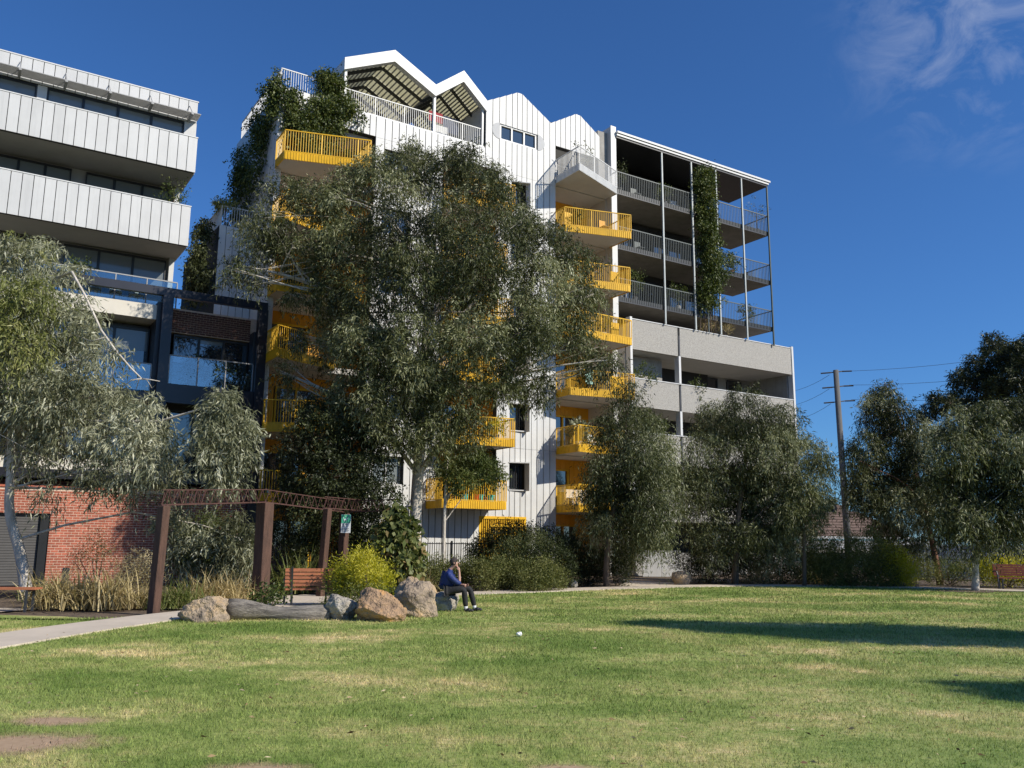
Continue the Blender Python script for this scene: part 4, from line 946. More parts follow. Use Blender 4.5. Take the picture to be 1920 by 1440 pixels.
# ------------------------------------------------------------------ right-hand row of gums
def gum(label, x, Y, trunk_px, rads, lst, seed, n, lm, bark, leaf, droop=.8, twig=.6, sp=1.2, limb=.045, name='gum_tree', flat=.95, shell=.35, dense=True):
    b = at(x, 1018+1.7*F_PX/Y, Y); b[2] = 0; lob = []
    for t in lst:
        lob += px_lobes([(t[0], t[1], t[2]*.8)], Y, sp, r1_, flat=flat)
        if dense: lob += px_lobes([(t[0]+rt.uniform(-.8,.8)*t[2], t[1]+rt.uniform(-.7,.7)*t[2], t[2]*.42)], Y, sp*1.2, r1_, flat=flat)
    return tree(name, label, b, [b]+[at(px, py, Y+dy) for px, py, dy in trunk_px], rads, lob, seed, n, lm, bark, leaf, droop, twig, shell, limb_r=limb, fork=.3, sub=2, stride=4 if dense else 1)
gum('wispy weeping gum tree in front of the yellow balconies beside the white panel wall', 1137, 35.5, [(1137,1060,0),(1145,980,0),(1165,900,0),(1172,820,0),(1180,740,0)], [.13,.12,.1,.08,.05,.02],
    [(1180,735,24),(1165,780,36),(1205,790,34),(1150,830,42),(1205,845,46),(1240,830,28),(1130,880,36),(1185,900,52),(1240,890,42),(1150,940,46),(1215,955,48),(1255,945,30),(1120,980,30),(1180,995,42),(1235,1000,30),(1110,930,22),(1135,800,22)], 51, 62000, LM['gum2'], 'barkdark', (.15,.03), .9, .65)
gum('broad dense olive gum tree with low rounded crown before the concrete block', 1378, 38.5, [(1380,1040,0),(1385,960,0),(1395,880,0),(1405,800,0)], [.16,.14,.11,.08,.03],
    [(1340,790,46),(1400,775,46),(1460,790,46),(1320,840,44),(1385,840,58),(1450,840,58),(1510,845,44),(1310,900,48),(1375,905,60),(1445,905,60),(1515,910,44),(1545,870,22),(1315,960,46),(1380,965,56),(1445,965,54),(1505,960,44),(1335,1015,40),(1400,1020,44),(1465,1015,40),(1500,1000,24)], 61, 100000, LM['gum2'], 'barkdark', (.16,.03), .8, .5)
gum('tall open gum tree with twin reddish trunks beside the utility pole', 1762, 40.0, [(1755,1050,0),(1735,960,0),(1715,880,0),(1690,800,0),(1670,740,0)], [.15,.13,.11,.09,.06,.02],
    [(1656,728,16),(1635,752,18),(1606,862,16),(1592,925,16),(1660,750,30),(1640,785,32),(1690,780,34),(1625,835,34),(1675,830,44),(1730,820,40),(1610,880,24),(1660,885,46),(1720,880,50),(1625,930,38),(1680,945,46),(1740,940,44),(1600,900,18),(1660,990,34),(1715,1000,34),(1770,900,40),(1770,960,40)], 71, 66000, LM['gum2'], 'barkred', (.18,.034), .85, .6)
gum('slim pale-trunked gum tree standing at the lawn edge by the shade-darkened bench', 1828, 34.6, [(1830,1060,0),(1838,1000,0),(1842,930,0),(1850,860,0),(1855,790,0)], [.15,.11,.1,.08,.05,.02],
    [(1850,775,36),(1800,790,34),(1900,780,40),(1790,840,40),(1850,835,48),(1910,845,46),(1790,900,42),(1850,900,52),(1915,910,46),(1800,960,40),(1860,965,46),(1915,970,40),(1960,850,50),(1965,930,46),(1780,1000,24),(1840,1010,28)], 81, 66000, LM['gum2'], 'bark', (.18,.036), .85, .6)
gum('very tall dark she-oak tree towering beyond the corrugated fence', 1875, 60, [(1880,960,0),(1885,850,0),(1880,760,0),(1870,700,0)], [.32,.28,.22,.16,.06],
    [(1865,660,30),(1900,665,34),(1830,690,30),(1880,700,36),(1925,690,36),(1850,725,34),(1800,710,22),(1900,740,34),(1765,755,26),(1740,775,18),(1800,745,24),(1940,640,26),(1845,770,36),(1910,780,36),(1960,700,40)], 91, 42000, LM['dark'], 'barkdark', (.28,.06), .2, .5, 2.0, .08, 'she_oak_tree', .8)
gum('small dark tree growing behind the tiled house', 1545, 85, [(1548,990,0),(1548,960,0)], [.3,.25,.1], [(1535,955,16),(1555,945,14),(1560,965,16),(1520,970,14),(1600,990,14)], 95, 5000, LM['dark'], 'barkdark', (.35,.1), .2, .5, 1.0, .06, 'garden_tree')
gum('slender young tree with a straight pale stem before the lowest yellow balcony', 832, 33.5, [(832,1030,0),(833,980,0),(834,950,0),(836,900,0),(840,860,0)], [.075,.07,.065,.06,.04,.02],
    [(845,880,24),(880,870,26),(915,880,24),(870,900,18),(900,860,20),(930,890,14),(850,910,12)], 97, 8000, LM['shrub'], 'bark', (.12,.04), .5, .4, .6, .03, 'young_tree', dense=False)
gum('thin dark-stemmed sapling in the shrub bed behind the path', 1508, 37.2, [(1508,1040,0),(1507,990,0),(1503,930,0)], [.09,.08,.07,.03], [(1500,920,24),(1520,950,20),(1485,960,22)], 98, 5000, LM['gum'], 'barkdark', (.17,.034), .9, .6, .5, .02, 'sapling', dense=False)
# trees outside the frame on the right: their shadows lie across the lawn
def slim(label, base, h_, wd, seed, n):
    b = np.array([base[0], base[1], 0.]); lob = []
    rr_ = random.Random(seed)
    for k in range(9):
        t = .3+.68*k/8; q = wd*(.35+.9*math.sin(math.pi*min(1, (t-.25)/.8)))*.5
        lob.append((b+np.array([rr_.uniform(-.3,.3)*q, rr_.uniform(-.3,.3)*q, h_*t]), (q, q, h_*.075+.2)))
    tree('gum_tree', label, b, [b, b+np.array([.1,0,h_*.4]), b+np.array([0,.1,h_*.9])], [.16,.12,.03], lob, seed, n, LM['gum'], 'bark', (.22,.08), .6, .35, .15, limb_r=.04)
slim('slender gum tree growing right of the lawn, farther along', (15.6, 14.0), 9.4, 2.7, 201, 60000)
slim('slender gum tree growing right of the lawn, nearer', (18.15, 5.5), 8.9, 3.0, 202, 60000)
# ------------------------------------------------------------------ climbers on the buildings
def climber(label, lob_loc, seed, n, lm, leaf=(.09,.08), droop=.6, twig=.45, base=None, name='climbing_plant', stems=()):
    lob = [(loc(s, wv, z), r) for s, wv, z, r in lob_loc]; b = np.array(base if base is not None else [lob[0][0][0], lob[0][0][1], min(l[0][2]-l[1][2] for l in lob)])
    T = tag(empty(name, b), label, 'plant'); crown('foliage', lob, lm, T, b, seed, n, leaf, droop, twig, .35, 12)
    mb = MB()
    for st in stems: mb.tube([loc(*p)-b for p in st], .025, 5)
    if stems: mb.build('stem', M['barkdark'], T)
    return T
cl = []
for k in range(26):
    s = rt.uniform(-.45, 2.3); cl.append((s, rt.uniform(.0,.25), 21.75-rt.uniform(0, 2.2)*(1 if s < 1.9 else .5), (.45,.26,.5)))
for k in range(5): cl.append((rt.uniform(-.75,-.3), rt.uniform(-.5,.0), rt.uniform(21.9,22.9), (.3,.35,.36)))
for k in range(26): 
    wv = -rt.uniform(.2, 5.8); cl.append((-.6, wv, 22.0+wv*.15-rt.uniform(0, 4.2)*(.55+.12*abs(wv)), (.35,.45,.6)))
climber('thick creeper spilling from the roof terrace over the white corner', cl, 301, 26000, LM['vine'], (.12,.075), .7, .4, stems=[[(.1,-.3,22.0),(.1,.15,21.5),(.15,.2,20.4)]])
climber('leafy shrub growing behind the terrace railing beside the open gable', [(1.9+rt.uniform(-.3,.9), rt.uniform(-.5,.15), 22.5+rt.uniform(-.5,.6), (.4,.35,.38)) for _ in range(9)]+[(2.9+rt.uniform(-.5,.9), .1, 21.7+rt.uniform(-.4,.4), (.2,.12,.3)) for _ in range(4)], 302, 7000, LM['vine'], (.13,.07), .3, .4)
vc = []
for k in range(46):
    z = 15.9+8.6*(k+.5)/46; wdt = .4 if z > 21.5 else (.5 if z > 19 else .68); vc.append((26.1+(.15 if z < 20.5 else -.1)+rt.uniform(-wdt, wdt), .2+rt.uniform(-.1,.3), z, (.42,.36,.5)))
vc += [(27.6,.25,19.2,(.5,.25,.3)),(28.3,.25,19.0,(.4,.2,.2))]
climber('tall dark vine column climbing the barred galleries to the roof', vc, 303, 26000, LM['vine'], (.12,.07), .5, .4, stems=[[(26+q,.15,14.2),(26+q*.8,.2,16),(26+q*.5,.2,18.5)] for q in (-.6,-.2,.3,.7)])
climber('creeper hanging down the edge of the low white wing', [(-2.75+rt.uniform(-.2,.15), -2.6-rt.uniform(.0,.6), fac(430,425,-2.6)[1]-rt.uniform(-.1,3.6), (.22,.25,.4)) for _ in range(18)], 304, 6000, LM['dark'], (.12,.07), .7, .4)
climber('trailing creeper over the white wing parapet with a small tree top', [(fac(428,382,-2.6)[0]+rt.uniform(-.3,.3), -3.0, fac(428,378,-2.6)[1]+rt.uniform(-.15,.15), (.3,.25,.14)) for _ in range(4)], 305, 900, LM['green'], (.14,.05), .2, .3, stems=[[(fac(428,382,-2.6)[0], -3.0, fac(428,400,-2.6)[1]-1.2),(fac(428,382,-2.6)[0], -3.0, fac(428,378,-2.6)[1])]])
# ------------------------------------------------------------------ shrubs
def shrub(label, x, y, lst, Y, seed, n, lm, leaf=(.07,.03), up=True, name='shrub', sp=.4, droop=.3, twig=.35, bark='barkdark', flat=.9, ratio=1.1):
    lob = px_lobes(lst, Y, sp, r1_, ratio, flat); b = at(x, 1018+1.7*F_PX/Y, Y); b[2] = 0
    T = tag(empty(name, b), label, 'shrub'); crown('foliage', lob, lm, T, b, seed, n, leaf, droop, twig, .35, 10, up)
    mb = MB()
    for c, r_ in lob[:6]: mb.tube(curve([0,0,-.05], np.array(c)-b, [0,0,.05], 5), [.03,.026,.02,.015,.008], 5)
    mb.build('stems', M[bark], T); return T
shrub('lime yellow bush behind the brown boulders', 690, 1110, [(652,1078,20),(685,1066,22),(715,1085,17),(668,1096,18),(700,1096,18),(645,1094,13),(676,1052,10)], 23.6, 401, 9000, LM['lime'], (.09,.022))
shrub('loose grass-green bush under the sign post', 640, 1105, [(640,1110,16),(665,1120,14),(700,1118,16)], 23.0, 402, 2000, LM['strap'], (.11,.014))
shrub('broad dark rounded bush in front of the yellow gate', 985, 1085, [(960,1045,34),(1000,1035,34),(1035,1050,34),(940,1070,26),(985,1075,36),(1030,1080,32),(1060,1070,22)], 34.0, 403, 26000, LM['bushd'], (.1,.03))
shrub('dark spreading bush against the white wall left of the gate', 920, 1050, [(905,1030,24),(935,1015,26),(895,1050,18),(965,1010,26),(1000,1010,22),(1035,1018,24),(1065,1025,22)], 37.5, 404, 16000, LM['dark'], (.1,.035))
shrub('low sprawling ground cover hedge along the path behind the seated person', 850, 1100, [(780+i*26, 1086+((i*7) % 5)*2-(5 if i < 8 else 0), 20) for i in range(11)]+[(800+i*28, 1068+((i*5) % 4)*2, 18) for i in range(9)], 32.0, 405, 34000, LM['cover'], (.09,.028), sp=.9, name='ground_cover_hedge')
shrub('green leafy bush behind the arbour beside the brick wall', 400, 1080, [(360,1010,30),(400,1000,34),(435,1020,32),(375,1040,34),(420,1050,34),(345,1050,26),(450,1060,24)], 27.6, 406, 20000, LM['shrub'], (.08,.022))
shrub('wispy upright bush in front of the brick wall', 180, 1100, [(182,1025,20),(172,1045,16),(192,1048,16),(150,1050,12),(140,1055,10)], 28.5, 407, 2600, LM['shrub'], (.06,.016), flat=1.3)
shrub('dry brown twiggy bush beside the leaning arbour post', 250, 1110, [(240,1075,22),(265,1060,20),(275,1090,22),(225,1095,18)], 24.5, 408, 3500, LM['straw'], (.07,.012))
shrub('dense leafy bush behind the sign and truss', 700, 1040, [(690,985,26),(660,1010,26),(680,1040,28),(700,1020,24),(650,1050,22),(630,1000,22),(590,1010,24),(560,1030,24),(530,1000,22)], 31.0, 409, 18000, LM['dark'], (.1,.04))
shrub('large rounded olive bush beside the utility pole base', 1600, 1095, [(1545,1048,30),(1585,1030,34),(1625,1030,34),(1660,1050,30),(1560,1070,34),(1605,1065,40),(1650,1075,32),(1570,1088,24),(1620,1092,24),(1535,1030,24)], 37.4, 410, 34000, LM['cover'], (.1,.025))
shrub('bright yellow-green bush at the foot of the twin-trunk gum', 1680, 1090, [(1672,1050,24),(1692,1064,22),(1670,1080,22),(1700,1082,18)], 37.2, 411, 9000, LM['lime'], (.12,.02))
shrub('yellow-green clipped hedge behind the shade-darkened bench', 1890, 1085, [(1850,1066,16),(1880,1062,18),(1910,1064,18),(1945,1066,20),(1860,1080,16),(1900,1082,16),(1940,1084,16)], 38.2, 412, 12000, LM['lime'], (.09,.03))
shrub('dark low shrub mass under the broad olive gum', 1430, 1090, [(1290,1050,26),(1330,1050,30),(1375,1045,30),(1420,1045,32),(1465,1045,32),(1505,1055,28),(1310,1075,22),(1350,1078,22),(1395,1078,22),(1440,1078,24),(1480,1080,22),(1515,1082,18)], 40.5, 413, 36000, LM['dark'], (.1,.03))
shrub('dry brown bush on the mulch behind the path', 1430, 1095, [(1428,1080,14),(1445,1085,12),(1410,1088,12)], 38.8, 414, 2200, LM['straw'], (.09,.015))
shrub('dark shrub below the wispy gum by the path', 1100, 1095, [(1085,1065,24),(1115,1050,24),(1075,1085,16),(1108,1082,20),(1150,1050,26),(1185,1045,24),(1160,1075,18),(1090,1035,20)], 37.0, 415, 18000, LM['dark'], (.1,.03))
shrub('grey-green low shrub along the picket fence', 1780, 1085, [(1730,1068,20),(1775,1066,18),(1810,1070,18),(1845,1070,18),(1750,1080,14),(1790,1082,14)], 39.6, 416, 9000, LM['strap'], (.09,.02))
shrub('small leafy plant growing against the long grey log', 505, 1140, [(498,1125,13),(515,1122,13),(483,1132,9)], 21.6, 417, 900, LM['vine'], (.07,.05))
# broad-leaved creeper column
iv = []
for x, y, r in [(745,968,17),(735,990,22),(755,990,20),(730,1015,24),(755,1015,26),(728,1042,24),(756,1042,28),(730,1068,22),(760,1065,24),(745,1085,22)]: iv.append((x, y, r))
shrub('tall pillar of broad-leaved creeper with reddish tips', 745, 1090, iv, 28.6, 418, 5200, LM['ivy'], (.2,.17), up=False, name='creeper_pillar', sp=.15, droop=.6, twig=.2, flat=1.0)
# ------------------------------------------------------------------ grass-like clumps
def clump(label, x, y, n, length, spread, lm, seed, width=.022, lean=1.25, name='grass_clump', z=0):
    p = ground(x, y); rng = np.random.default_rng(seed); T = tag(empty(name, p), label, 'plant'); K = 6
    az = rng.random(n)*2*math.pi; out = np.minimum((.3+.75*rng.random(n))*lean, 1.28); L_ = length*(.55+.6*rng.random(n)); b0 = rng.normal(size=(n, 2))*spread
    V = np.zeros((n, K, 2, 3)); d = np.stack([np.cos(az), np.sin(az)], 1); sd = np.stack([-np.sin(az), np.cos(az)], 1)
    for k in range(K):
        t = k/(K-1); r_ = L_*out*(t**1.35)*.85; hgt = L_*(1.25*t-.95*out*t*t); w_ = width*(1-t**1.6)+.003
        c = np.concatenate([b0+d*r_[:, None], np.maximum(hgt, .02)[:, None]], 1)
        V[:, k, 0] = c+np.concatenate([sd*w_/2, np.zeros((n, 1))], 1); V[:, k, 1] = c-np.concatenate([sd*w_/2, np.zeros((n, 1))], 1)
    idx = np.arange(n*K*2).reshape(n, K, 2); Fq = np.stack([idx[:, :-1, 0], idx[:, 1:, 0], idx[:, 1:, 1], idx[:, :-1, 1]], -1).reshape(-1, 4)
    raw_mesh('blades', V.reshape(-1, 3), Fq, lm, T, np.repeat(np.clip(rng.normal(.5,.24,n), 0, 1), K-1), 'stuff'); return T
clump('big arching straw-coloured tussock beside the backless bench', 125, 1140, 520, 1.25, .42, LM['straw'], 501, .03)
clump('arching straw tussock nearer the leaning arbour post', 200, 1142, 420, 1.15, .36, LM['straw'], 502, .03)
clump('green and straw tussock at the foot of the leaning post', 330, 1140, 380, .95, .32, LM['strap'], 503, .024)
clump('pale tussock behind the long grey log', 405, 1130, 460, 1.1, .4, LM['straw'], 504, .024)
clump('straw tussock beside the thick arbour post', 455, 1127, 300, .9, .28, LM['straw'], 505, .024)
clump('tall green strap-leaf clump behind the slatted bench', 555, 1112, 420, 1.7, .3, LM['strap'], 506, .035)
clump('green strap-leaf clump under the far arbour posts', 610, 1108, 300, 1.4, .25, LM['strap'], 507, .03)
clump('fine green tussock beside the lime bush', 640, 1140, 260, .6, .2, LM['strap'], 508, .016)
clump('tussock behind the large brown boulder', 780, 1112, 300, .9, .3, LM['straw'], 509, .02)
clump('pale arching strap plant beside the thin sapling', 1535, 1092, 380, 2.0, .22, LM['strap'], 510, .05)
clump('dry tussock on the mulch by the dark rocks', 1580, 1096, 260, .7, .4, LM['straw'], 511, .02)
clump('small dry tussock at the shutter corner', 255, 1140, 260, .8, .3, LM['straw'], 512, .022)
clump('green tussock against the brick wall', 90, 1128, 260, .9, .3, LM['strap'], 513, .024)
# ------------------------------------------------------------------ lawn grass
def in_poly_side(P):
    "keep lawn side of the path"
    keep = np.ones(len(P), bool)
    ds = np.full(len(P), 9e9); sgn = np.zeros(len(P))
    for i in range(len(PATH)-1):
        a, b = PATH[i], PATH[i+1]; ab = b-a; t = np.clip(((P-a) @ ab)/(ab @ ab), 0, 1); q = a+t[:, None]*ab; d = np.linalg.norm(P-q, axis=1)
        s_ = ab[0]*(P[:, 1]-a[1])-ab[1]*(P[:, 0]-a[0]); m_ = d < ds; ds[m_] = d[m_]; sgn[m_] = s_[m_]
    return ds, sgn
def grass(seed):
    rng = np.random.default_rng(seed); Vs, Fs, Vr = [], [], []; base = 0
    for y0, y1, dens, hgt, wid in ((6.2, 9, 3000, .030, .0052), (9, 13, 1900, .034, .0070), (13, 19, 1000, .038, .010), (19, 27, 480, .042, .017), (27, 38.5, 230, .046, .026)):
        X = .66*y1+1.6; n = int(dens*2*X*(y1-y0)); P = np.stack([rng.uniform(-X, X, n), rng.uniform(y0, y1, n)], 1)
        P = P[np.abs(P[:, 0]) < .66*P[:, 1]+1.6]; ds, sgn = in_poly_side(P)
        leftok = (sgn > 0) & (ds > .74) & (P[:, 0] < -8) & (P[:, 1] < 20.0+.12*(P[:, 0]+8)) 
        k = ((sgn < 0) & (ds > .69+.05*rng.random(len(P)))) | leftok
        for sx, sy, rx, ry in SOIL: k &= (((P[:, 0]-sx)/rx)**2+((P[:, 1]-sy)/ry)**2) > .05+1.25*rng.random(len(P))
        P = P[k]; n = len(P); az = rng.random(n)*2*math.pi
        pat = .75+.5*(np.sin(P[:, 0]*.9+np.sin(P[:, 1]*.7)*2)*np.cos(P[:, 1]*1.1+P[:, 0]*.3)*.5+.5)
        h_ = hgt*(.5+rng.random(n)*.9)*pat; ln = h_*rng.uniform(.2, 1.3, n); w_ = wid*(.6+.8*rng.random(n))
        d = np.stack([np.cos(az), np.sin(az)], 1); a2 = az+rng.normal(size=n)*.9+1.57; sd = np.stack([np.cos(a2), np.sin(a2)], 1)
        z0 = np.full((n, 1), -.004)
        A = np.concatenate([P+sd*w_[:, None]/2, z0], 1); B = np.concatenate([P-sd*w_[:, None]/2, z0], 1); C = np.concatenate([P+d*ln[:, None], h_[:, None]], 1)
        Vs.append(np.stack([A, B, C], 1).reshape(-1, 3)); Fs.append(base+np.arange(3*n).reshape(n, 3)); base += 3*n; Vr.append(rng.random(n))
    V = np.concatenate(Vs); Fq = np.concatenate(Fs); o = raw_mesh('lawn_grass', V, Fq, M['blade'], None, np.concatenate(Vr), 'stuff')
    tag(o, 'short green lawn grass with dry straw patches', 'grass'); print('grass blades', len(Fq))
grass(77)
def litter_leaves(seed):
    rng = np.random.default_rng(seed); n = 1700; Y = rng.uniform(6.5, 36, n)**1.0; P = np.stack([rng.uniform(-1, 1, n)*(.66*Y+1), Y], 1); ds, sgn = in_poly_side(P); P = P[(sgn < 0) & (ds > .3)]
    n = len(P); Z = rng.uniform(.015, .05, n); D = np.concatenate([rng.normal(size=(n, 2)), rng.normal(size=(n, 1))*.2], 1)
    V, Fq = leaves(np.concatenate([P, Z[:, None]], 1), D, .035+.05*rng.random(n), .01+.015*rng.random(n), rng); V[:, 2] = np.maximum(V[:, 2], .006)
    o = raw_mesh('fallen_leaves', V, Fq, LM['litter'], None, rng.random(n), 'stuff'); tag(o, 'dry fallen leaves and bark bits scattered over the lawn', 'leaf litter')
LM['litter'] = leaf_mat('dry_leaf', [(.07,.04,.02), (.2,.12,.06), (.36,.25,.14), (.52,.42,.28)], .7, .1, .2)
litter_leaves(78)
# ================================================================== boulders and log
from mathutils import noise as mnoise
def rock_mat(name, c1, c2, c3, sc=1.0):
    m, t, b = new_mat(name); N = t.nodes.new; K = t.links.new; g = N('ShaderNodeNewGeometry')
    n1 = N('ShaderNodeTexNoise'); n1.inputs['Scale'].default_value = 2.2*sc; n1.inputs['Detail'].default_value = 8; n1.inputs['Roughness'].default_value = .7; K(g.outputs['Position'], n1.inputs['Vector'])
    rp = N('ShaderNodeValToRGB'); e = rp.color_ramp.elements; e[0].position = .34; e[0].color = rgba(c1); e[1].position = .68; e[1].color = rgba(c3); x = e.new(.5); x.color = rgba(c2)
    K(n1.outputs['Fac'], rp.inputs[0]); K(rp.outputs[0], b.inputs['Base Color']); b.inputs['Roughness'].default_value = .9
    n2 = N('ShaderNodeTexNoise'); n2.inputs['Scale'].default_value = 14; n2.inputs['Detail'].default_value = 8; K(g.outputs['Position'], n2.inputs['Vector'])
    bp = N('ShaderNodeBump'); bp.inputs['Strength'].default_value = 1; bp.inputs['Distance'].default_value = .1; K(n2.outputs['Fac'], bp.inputs['Height']); K(bp.outputs[0], b.inputs['Normal']); return m
M['rock_o'] = rock_mat('ochre_boulder', (.14,.095,.065), (.38,.25,.15), (.54,.28,.085))
M['rock_b'] = rock_mat('brown_grey_boulder', (.15,.118,.088), (.36,.28,.2), (.5,.34,.17))
M['rock_g'] = rock_mat('grey_boulder', (.15,.132,.105), (.36,.325,.27), (.52,.47,.39), 1.6)
M['rock_d'] = rock_mat('dark_boulder', (.04,.034,.03), (.09,.075,.06), (.16,.13,.1), 1.6)
M['logm'] = mat('weathered_grey_log', (.12,.105,.09), .95, .5, 3, 1.0, 14, col2=(.36,.32,.27), stretch=(.5,3,5))
def rock(label, x0, x1, yt, yb, m, seed, deep=.9, nplanes=7, name='boulder', peak=None, sub=5):
    p = ground((x0+x1)/2, yb); k = p[1]/F_PX; w_, h_ = (x1-x0)*k, (yb-yt)*k; dp = w_*deep; rr = random.Random(seed)
    bm = bmesh.new(); bmesh.ops.create_icosphere(bm, subdivisions=sub, radius=1)
    planes = []
    for _ in range(nplanes):
        n = Vector((rr.gauss(0,1), rr.gauss(0,1), rr.gauss(.25,.8))).normalized(); planes.append((n, rr.uniform(.62,.86)))
    for v in bm.verts:
        c = v.co.copy()
        for n, d in planes:
            q = c.dot(n)
            if q > d: c -= n*(q-d)*.92
        c += c*(.2*mnoise.noise(c*1.6+Vector((seed,0,0)))+.1*mnoise.noise(c*3.7+Vector((0,seed,0)))+.05*mnoise.noise(c*8+Vector((seed,seed,0)))+.025*mnoise.noise(c*17))
        if peak is not None: c.x += peak*max(0, c.z)*.5; c.z *= 1.0+.25*max(0, 1-abs(c.x-peak))
        v.co = c
    xs = [v.co.x for v in bm.verts]; zs = [v.co.z for v in bm.verts]; ys = [v.co.y for v in bm.verts]
    sx, sy = w_/(max(xs)-min(xs)), dp/(max(ys)-min(ys)); zc = min(zs)+.28*(max(zs)-min(zs)); sz = h_/(max(zs)-zc)
    for v in bm.verts: v.co = Vector(((v.co.x-(max(xs)+min(xs))/2)*sx, v.co.y*sy, (v.co.z-zc)*sz))
    me = bpy.data.meshes.new(name); bm.to_mesh(me); bm.free(); me.materials.append(m); me.polygons.foreach_set('use_smooth', [True]*len(me.polygons)); me.update()
    o = bpy.data.objects.new(name, me); COL.objects.link(o); o.location = (p[0], p[1]+dp*.42, 0); tag(o, label, 'boulder'); return o
rock('pointed grey boulder at the path end of the rock line', 322, 420, 1121, 1167, M['rock_b'], 3, .8, 8, peak=.35)
rock('pale grey flat-topped boulder between log and ochre boulder', 600, 668, 1117, 1163, M['rock_g'], 8, .9, 8)
rock('rounded ochre boulder in front of the tallest boulder', 662, 758, 1106, 1167, M['rock_o'], 12, .95, 7)
rock('tallest brown boulder in the rock line', 726, 818, 1086, 1158, M['rock_b'], 17, 1.0, 7)
seat_rock = rock('pale speckled boulder that the person sits on', 796, 858, 1112, 1146, M['rock_g'], 22, 1.0, 6)
rock('small knobbly boulder tucked behind the seat boulder', 788, 818, 1095, 1130, M['rock_b'], 25, .9, 6, sub=3)
rock('rounded brown boulder at the path junction', 1262, 1300, 1072, 1097, M['rock_b'], 31, .9, 7, sub=3)
rock('dark boulder on the mulch at the foot of the twin-trunk gum', 1690, 1735, 1079, 1100, M['rock_d'], 35, .9, 7, sub=3)
rock('low dark boulder heap on the mulch beside the lime bush', 1658, 1705, 1088, 1101, M['rock_d'], 36, .8, 7, sub=3)
rock('small stone at the hedge end below the wispy gum', 1068, 1084, 1088, 1101, M['rock_g'], 38, .8, 6, sub=3)
# long weathered log
a, b = ground(418, 1164), ground(612, 1163); a, b = Vector(a), Vector(b); lg = tag(empty('log', a+Vector((0,.3,0))), 'long weathered grey log lying between the boulders', 'log')
pts, rad = [], []
for i in range(15):
    t = i/14; q = a.lerp(b, t); pts.append((q.x-a.x, q.y-a.y+.02*math.sin(t*7), .17+.05*math.sin(t*5+1.2)-.06*t)); rad.append(.23*(1-.28*math.sin(math.pi*min(1,t*1.1))**2)+.03*math.sin(t*11)*.4)
mb = MB(); mb.tube(pts, rad, 18); o = mb.build('log_body', M['logm'], lg, True)
mb = MB(); mb.tube([(-.02,0,.21),(.01,0,.21)], [.12,.14], 14); mb.build('log_end', M['rock_d'], lg)
# litter on the lawn
p = ground(974, 1194); pm_ = mat('white_paper', (.8,.8,.79), .7, .05, 6); bm = bmesh.new(); bmesh.ops.create_icosphere(bm, subdivisions=3, radius=.055)
for v in bm.verts: v.co *= 1+.35*mnoise.noise(v.co*30); v.co.z = v.co.z*.7+.05
me = bpy.data.meshes.new('litter'); bm.to_mesh(me); bm.free(); me.materials.append(pm_); o = bpy.data.objects.new('litter', me); COL.objects.link(o); o.location = p; tag(o, 'crumpled white paper scrap lying on the lawn', 'litter')
# ================================================================== seated person
PM = {'skin': mat('skin', (.42,.24,.17), .55, .06, 10), 'blue': mat('blue_jacket', (.008,.024,.13), .65, .2, 9, .3, 25), 'trous': mat('black_trousers', (.012,.012,.014), .8, .2, 9, .3, 25),
      'shoe': mat('black_shoe', (.015,.015,.018), .5, .1, 9), 'sock': mat('white_sock', (.6,.6,.62), .9, .05, 9), 'hair': mat('grey_brown_hair', (.05,.036,.03), .7, .3, 30, .5, 60)}
hp_ = ground(838, 1146.5); PX = empty('person', (hp_[0], hp_[1], 0)); PX.scale = (1.07, 1.07, 1.07); tag(PX, 'person in blue jacket and black trousers sitting on a boulder, hand at chin', 'person')
def skin_obj(name, V, E_, R_, m, lv=2, root=0):
    me = bpy.data.meshes.new(name); me.from_pydata(V, E_, []); me.materials.append(m); o = bpy.data.objects.new(name, me); COL.objects.link(o); o.parent = PX
    bpy.context.view_layer.objects.active = o
    md = o.modifiers.new('skin', 'SKIN'); md.use_smooth_shade = True
    if not me.skin_vertices:
        bpy.ops.object.select_all(action='DESELECT'); o.select_set(True); bpy.ops.mesh.customdata_skin_add() if hasattr(bpy.ops.mesh, 'customdata_skin_add') else None
    for i, r_ in enumerate(R_): d = me.skin_vertices[0].data[i]; d.radius = r_ if hasattr(r_, '__len__') else (r_, r_); d.use_root = (i == root)
    s_ = o.modifiers.new('sub', 'SUBSURF'); s_.levels = lv; s_.render_levels = lv
    return o
# x = the way the person faces, y = away from the lawn side, z = up
nj = -.13   # near side (towards the lawn)
body_V = [(0,0,.5),(.0,0,.66),(.0,0,.82),(.03,0,.93),(.085,0,.985),(.13,0,1.03),(.165,0,1.09),(.17,0,1.15),
          (.0,nj-.05,.88),(.15,nj-.07,.74),(.28,nj-.02,.63),(.285,nj+.02,.75),(.275,nj+.05,.89),(.262,nj+.06,.96),
          (.0,-nj+.05,.88),(.12,-nj+.07,.72),(.24,-nj-.02,.6),(.33,-.02,.60),(.40,-.05,.61),
          (.02,nj+.03,.5),(.22,nj,.52),(.40,nj-.01,.51),(.42,nj,.3),(.445,nj,.09),
          (.02,-nj-.03,.5),(.26,-nj,.525),(.52,-nj+.02,.52),(.58,-nj+.02,.3),(.63,-nj+.03,.09)]
body_E = [(0,1),(1,2),(2,3),(3,4),(4,5),(5,6),(6,7),(2,8),(8,9),(9,10),(10,11),(11,12),(12,13),(2,14),(14,15),(15,16),(16,17),(17,18),(0,19),(19,20),(20,21),(21,22),(22,23),(0,24),(24,25),(25,26),(26,27),(27,28)]
body_R = [.11,.105,.09,.06,.05,.06,.092,.072, .06,.05,.042,.036,.028,.03, .06,.05,.042,.034,.03, .085,.075,.058,.05,.036, .085,.075,.058,.05,.036]
